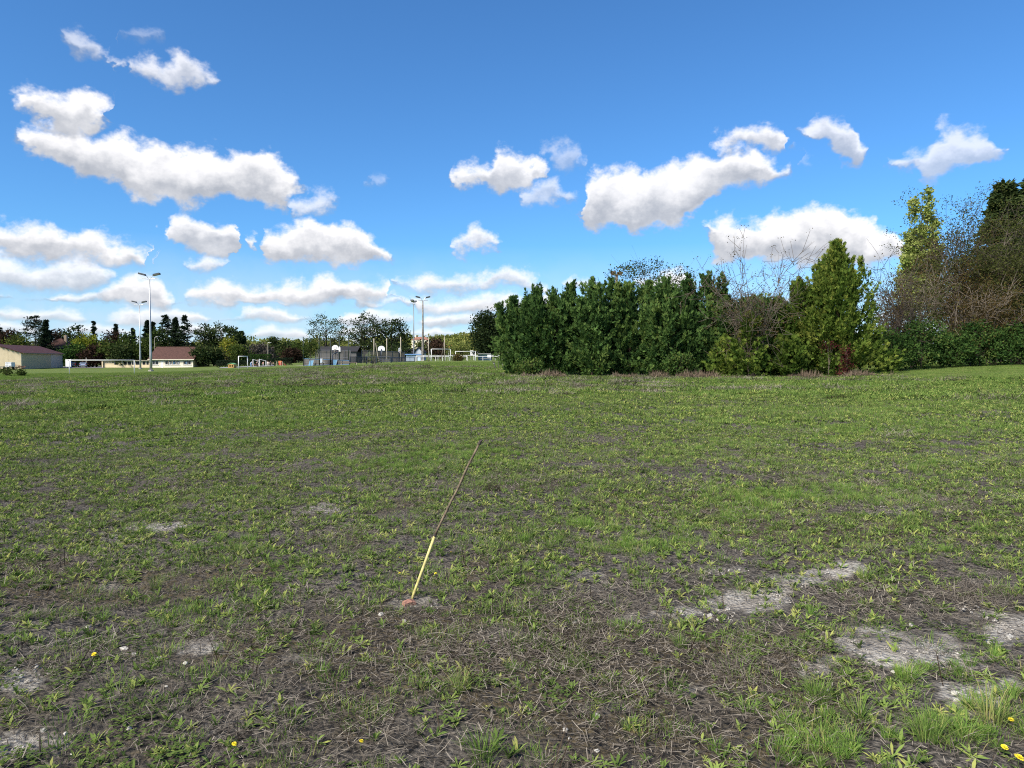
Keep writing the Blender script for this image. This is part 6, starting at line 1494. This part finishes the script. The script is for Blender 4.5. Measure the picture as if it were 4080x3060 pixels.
# ================================================================== single things lying and growing in the near meadow
def stake():
    a = on_ground(1640, 2380); d = a.y; top = at(1905, 1778, d); mid = at(1731, 2136, d)
    t = thing('garden_stake', 'thin leaning stake, yellow below and dark brown above, stuck in the meadow', 'stake', a)
    V = lambda p: Vector((p.x - a.x, 0.10 * (p.z - a.z), p.z - a.z))
    yel = mat('yellow_fibreglass', (.44, .39, .15), .55, var=.28, vscale=26.); brn = mat('brown_cane', (.115, .09, .06), .8, var=.4, vscale=30.)
    p0 = V(a) - Vector((.05, 0, .14)); pm = V(mid); pt = V(top)
    MB().tube([p0, p0 + (pm - p0) * .5, pm], [.0100, .0098, .0092], 10).build('yellow_section', yel, t, True)
    q = [pm + (pt - pm) * f for f in np.linspace(0, 1, 9)]; q[4] += Vector((.004, 0, 0)); q[6] += Vector((-.003, 0, 0))
    MB().tube(q, [.0088, .0082, .009, .0078, .008, .0086, .0074, .0078, .0072], 10).build('cane_section', brn, t, True)
    for f in (.22, .52, .80): MB().tube([pm + (pt - pm) * (f - .004), pm + (pt - pm) * (f + .004)], .0115, 10).build('knot', brn, t)
    MB().tube([pt, pt + (pt - pm).normalized() * .02, pt + (pt - pm).normalized() * .035 + Vector((.01, 0, .0))], [.012, .011, .004], 8).build('frayed_tip', mat('dark_tip', (.05, .042, .036), .9), t)
    MB().tube([pm - (pm - p0).normalized() * .012, pm + (pm - p0).normalized() * .004], .0125, 10).build('joint', mat('dark_tip', (.05, .042, .036), .9), t)
    b = on_ground(1632, 2392); bk = MB().prism([(-.045, -.03), (.045, -.03), (.038, .006), (.008, .014), (-.036, .004)], -.025, .025).build('brick_fragment', mat('worn_brick', (.26, .135, .10), .95, var=.25, vscale=30., bump=.6, bscale=60.), None, loc=b + Vector((0, -.015, .012)), rot=(.1, .05, .5))
    tag(bk, 'worn orange-red brick fragment at the foot of the stake', 'brick')
stake()

STONES = [(494, 2573, 26, 'long white stone left of the middle of the lower left quarter'), (535, 2602, 24, 'bright white stone just right of and below the long white one'), (636, 2622, 20, 'small white stone left of the chalk patch in the lower left'),
 (740, 2650, 26, 'grey-white stone below the chalk patch in the lower left'), (350, 2483, 20, 'pale stone in the weeds left above the long white stone'), (80, 2696, 26, 'white stone in the chalk patch at the left edge'),
 (663, 2752, 12, 'small white pebble alone below the lower left chalk patch'), (733, 2995, 13, 'small white pebble near the bottom left of the middle'), (174, 2930, 24, 'pale stone in the lower left corner area'), (262, 2940, 18, 'pale stone right of another in the lower left corner area'),
 (287, 3016, 12, 'small white pebble near the bottom left corner'), (515, 2916, 20, 'grey stone near the bottom right of the lower left corner area'), (1801, 2655, 20, 'flat white stone below the foot of the stake to the right'), (2252, 2875, 26, 'white stone in the lower middle'),
 (2269, 2908, 14, 'small white pebble just below the white stone in the lower middle'), (2380, 2822, 24, 'flat pale stone right of the lower middle'), (2380, 2964, 18, 'pale stone near the bottom right of the middle'), (2291, 2458, 18, 'pair-like pale stone right of the stake foot'),
 (1519, 2438, 22, 'white stone left below the foot of the stake'), (1610, 2458, 16, 'small pale stone directly below the brick fragment'), (3803, 2769, 34, 'large white stone at the upper edge of the lowest right chalk patch'), (3810, 2805, 22, 'white stone in the middle of the lowest right chalk patch'),
 (3837, 2827, 18, 'small white stone low in the lowest right chalk patch'), (3196, 2564, 16, 'small white stone left of the big right chalk patch'), (3562, 2672, 22, 'white stone at the lower rim of the big right chalk patch'), (4025, 2535, 30, 'white stone near the right edge above the corner'),
 (3943, 2559, 28, 'flat white stone right of the big chalk patch'), (3632, 2481, 20, 'white stone at the top of the big right chalk patch'), (3299, 2742, 14, 'small white pebble below the big right chalk patch'), (2830, 2432, 24, 'pale stone at the lower end of the long chalk strip'),
 (2900, 2400, 18, 'pale stone in the lower third of the long chalk strip'), (3690, 2600, 18, 'small white stone in the middle of the big right chalk patch')]
WST = mat('white_limestone', (.40, .385, .35), .9, var=.35, vscale=40., bump=.5, bscale=70.)
for i, (px, py, s, lab) in enumerate(STONES):
    p = on_ground(px, py); r = s / 2 * p.y / FPX
    tag(obj('stone', stone_mesh('stone', r, 2, 900 + i, .72, WST), None, None, p + Vector((0, 0, r * .25)), (0, 0, i * 1.3)), lab, 'stone', 'white stones in the meadow')

YEL = mat('petal_yellow', (.78, .64, .03), .6)
def flower_mesh():
    b = TB()
    for ring, (n, L, up) in enumerate(((12, .016, .25), (10, .012, .6), (8, .008, 1.0))):
        for i in range(n): b.blade(0, 0, 6.283 * (i + .5 * ring) / n, L, .0058, up, .4, .5, 2, .002 * ring, [.6, 1., .7])
    me = mesh_np('blossom', np.array(b.v), np.array(b.f)); me.materials.append(YEL); return me
FM = flower_mesh()
for i, (px, py, sc, lab) in enumerate([(375, 2613, 1.2, 'yellow flower in the left foreground'), (934, 2975, 1., 'yellow flower near the bottom, left of the middle'), (1439, 2946, 1., 'yellow flower near the bottom middle'), (1776, 2164, 1.1, 'upper yellow flower of the pair right of the stake'), (1797, 2204, 1.1, 'lower yellow flower of the pair right of the stake'),
        (1594, 2223, 1., 'upper yellow flower left of the stake'), (1593, 2280, 1., 'lower yellow flower left of the stake'), (1735, 2277, 1., 'yellow flower close right of the lower half of the stake'), (4027, 2904, 1., 'uppermost yellow flower in the lower right corner'),
        (4001, 3010, 1.2, 'middle yellow flower in the lower right corner'), (4059, 3052, 1.6, 'big yellow flower in the very corner at lower right'), (1430, 1725, 1.4, 'tiny yellow flower in the middle distance left above the stake')]):
    p = on_ground(px, py + 14); t = thing('yellow_flower', lab, 'flower', p, i * .7, 'yellow flowers in the meadow'); h = .035
    obj('blossom', FM, None, t, (0, 0, h), (.35, .1, 0)).scale = (sc * .72,) * 3; MB().tube([(0, .004, -.01), (0, 0, h)], .0014, 5).build('stem', M_CLOV if False else mat('stem_green', (.06, .10, .02), .8), t)

# larger tufts of grass that stand by themselves
BT = [p_tuft(.20, 110, .05) for _ in range(4)]
for i, (px, py, sc, lab) in enumerate([(1925, 2985, 1.0, 'bright green grass tuft at the bottom middle'), (1830, 2740, .85, 'spreading grass tuft below the stake to the right'), (2290, 2640, .7, 'thin grass tuft right of the lower middle'), (3260, 2780, 1.0, 'green grass tuft left below the big right chalk patch'),
        (3420, 2860, .9, 'green grass tuft in the lower right, left of the lowest chalk patch'), (3450, 2300, .9, 'tall grass tuft right above the end of the long chalk strip'), (2120, 2110, .8, 'dense dark green tuft right of the stake'), (2190, 2180, .8, 'second dense green tuft right of the stake'), (3650, 1890, 1.1, 'tall grass tuft alone in the right middle distance'),
        (1680, 2520, .6, 'small grass tuft below the brick fragment'), (2710, 2560, .7, 'small grass tuft below the long chalk strip'), (950, 2200, .9, 'pale grass tuft in the left middle ground'), (3700, 2960, 1.1, 'large grass tuft near the bottom right'), (3950, 2900, 1.2, 'large grass tuft in the lower right corner'), (620, 2330, .7, 'small grass tuft in the left foreground')]):
    p = on_ground(px, py); o = obj('grass_tuft', BT[i % 4], None, None, p - Vector((0, 0, .01)), (0, 0, i * 1.1)); o.scale = (sc * .75,) * 3; tag(o, lab, 'grass tuft', 'single grass tufts')
# heaps of dark dead stalks
def heap(label, px, py, w, h, seed, n=260, pal=M_STRAW, lo=.25):
    p = on_ground(px, py); rng = random.Random(seed); b = TB(); k_ = p.y / FPX; rx = w / 2 * k_; hh = h * k_
    for i in range(n):
        a = rng.uniform(0, 6.283); r = rx * math.sqrt(rng.random()); x, y = r * math.cos(a), r * math.sin(a) * .7; z = hh * (1 - (r / rx) ** 2) * rng.random()
        b.blade(x, y, rng.uniform(0, 6.283), min(.13 if p.y < 12 else 9., rx * rng.uniform(.25, .8)), max(.0022, k_ * 1.2), rng.gauss(.1, .3), rng.gauss(.3, .4), min(1, max(0, rng.gauss(lo, .2))), 2, z, [1., 1., .4])
    tag(obj('dead_stalk_heap', b.mesh('dead_stalk_heap', pal), None, None, p, None), label, 'dead stalks', 'heaps of dead stalks in the meadow')
heap('dark heap of dead stalks in the right far part of the meadow', 3345, 1590, 100, 16, 1, 320, M_DARK, .3)
heap('dark tangle of dead stalks right of the stake', 1965, 1958, 90, 26, 2, 260, M_DARK, .35)
heap('dark heap of dead stalks in the left far part of the meadow', 765, 1537, 70, 10, 3, 300, M_DARK, .3)
heap('heap of brown dead twigs before the right masts', 1690, 1472, 70, 18, 4, 320, M_STRAW, .25)
heap('brown dead grass mound before the low court fence', 1500, 1468, 130, 10, 5, 360, M_STRAW, .45)
heap('flattened dry straw bundle in the right middle ground', 3560, 1745, 170, 10, 6, 260, M_STRAW, .75)
heap('flattened pale straw bundle right of the lush grass', 3480, 1920, 150, 12, 7, 260, M_STRAW, .75)
heap('brown straw drift at the right edge of the foreground', 3900, 2380, 330, 24, 8, 600, M_STRAW, .34)
heap('brown straw drift in the lower right middle', 2960, 2650, 300, 20, 9, 420, M_STRAW, .28)
heap('dark straw drift below the long chalk strip', 2300, 2560, 340, 16, 10, 420, M_STRAW, .25)
# tall thin dead stems
for i, (px, py, hpx, lx, lab) in enumerate([(1530, 2420, 150, -70, 'thin dark dead stem leaning left below the stake'), (1620, 2230, 190, 4, 'thin upright dark stem left of the stake'), (160, 3040, 140, 2, 'dark upright stem at the bottom left'), (3280, 1660, 90, -16, 'thin dry stem in the right far meadow')]):
    p = on_ground(px, py); k_ = p.y / FPX; t = thing('dead_weed', lab, 'weed', p, 0., 'thin dead stems'); H = hpx * k_
    MB().tube([(0, 0, -.02), (lx * k_ * .4, 0, H * .5), (lx * k_, 0, H)], [.0035, .003, .0015], 5).build('stalk', MATS['dark_twig'], t); MB().tube([(lx * k_ * .4, 0, H * .5), (lx * k_ * .4 + .03, .01, H * .65)], [.002, .001], 4).build('side_shoot', MATS['dark_twig'], t)
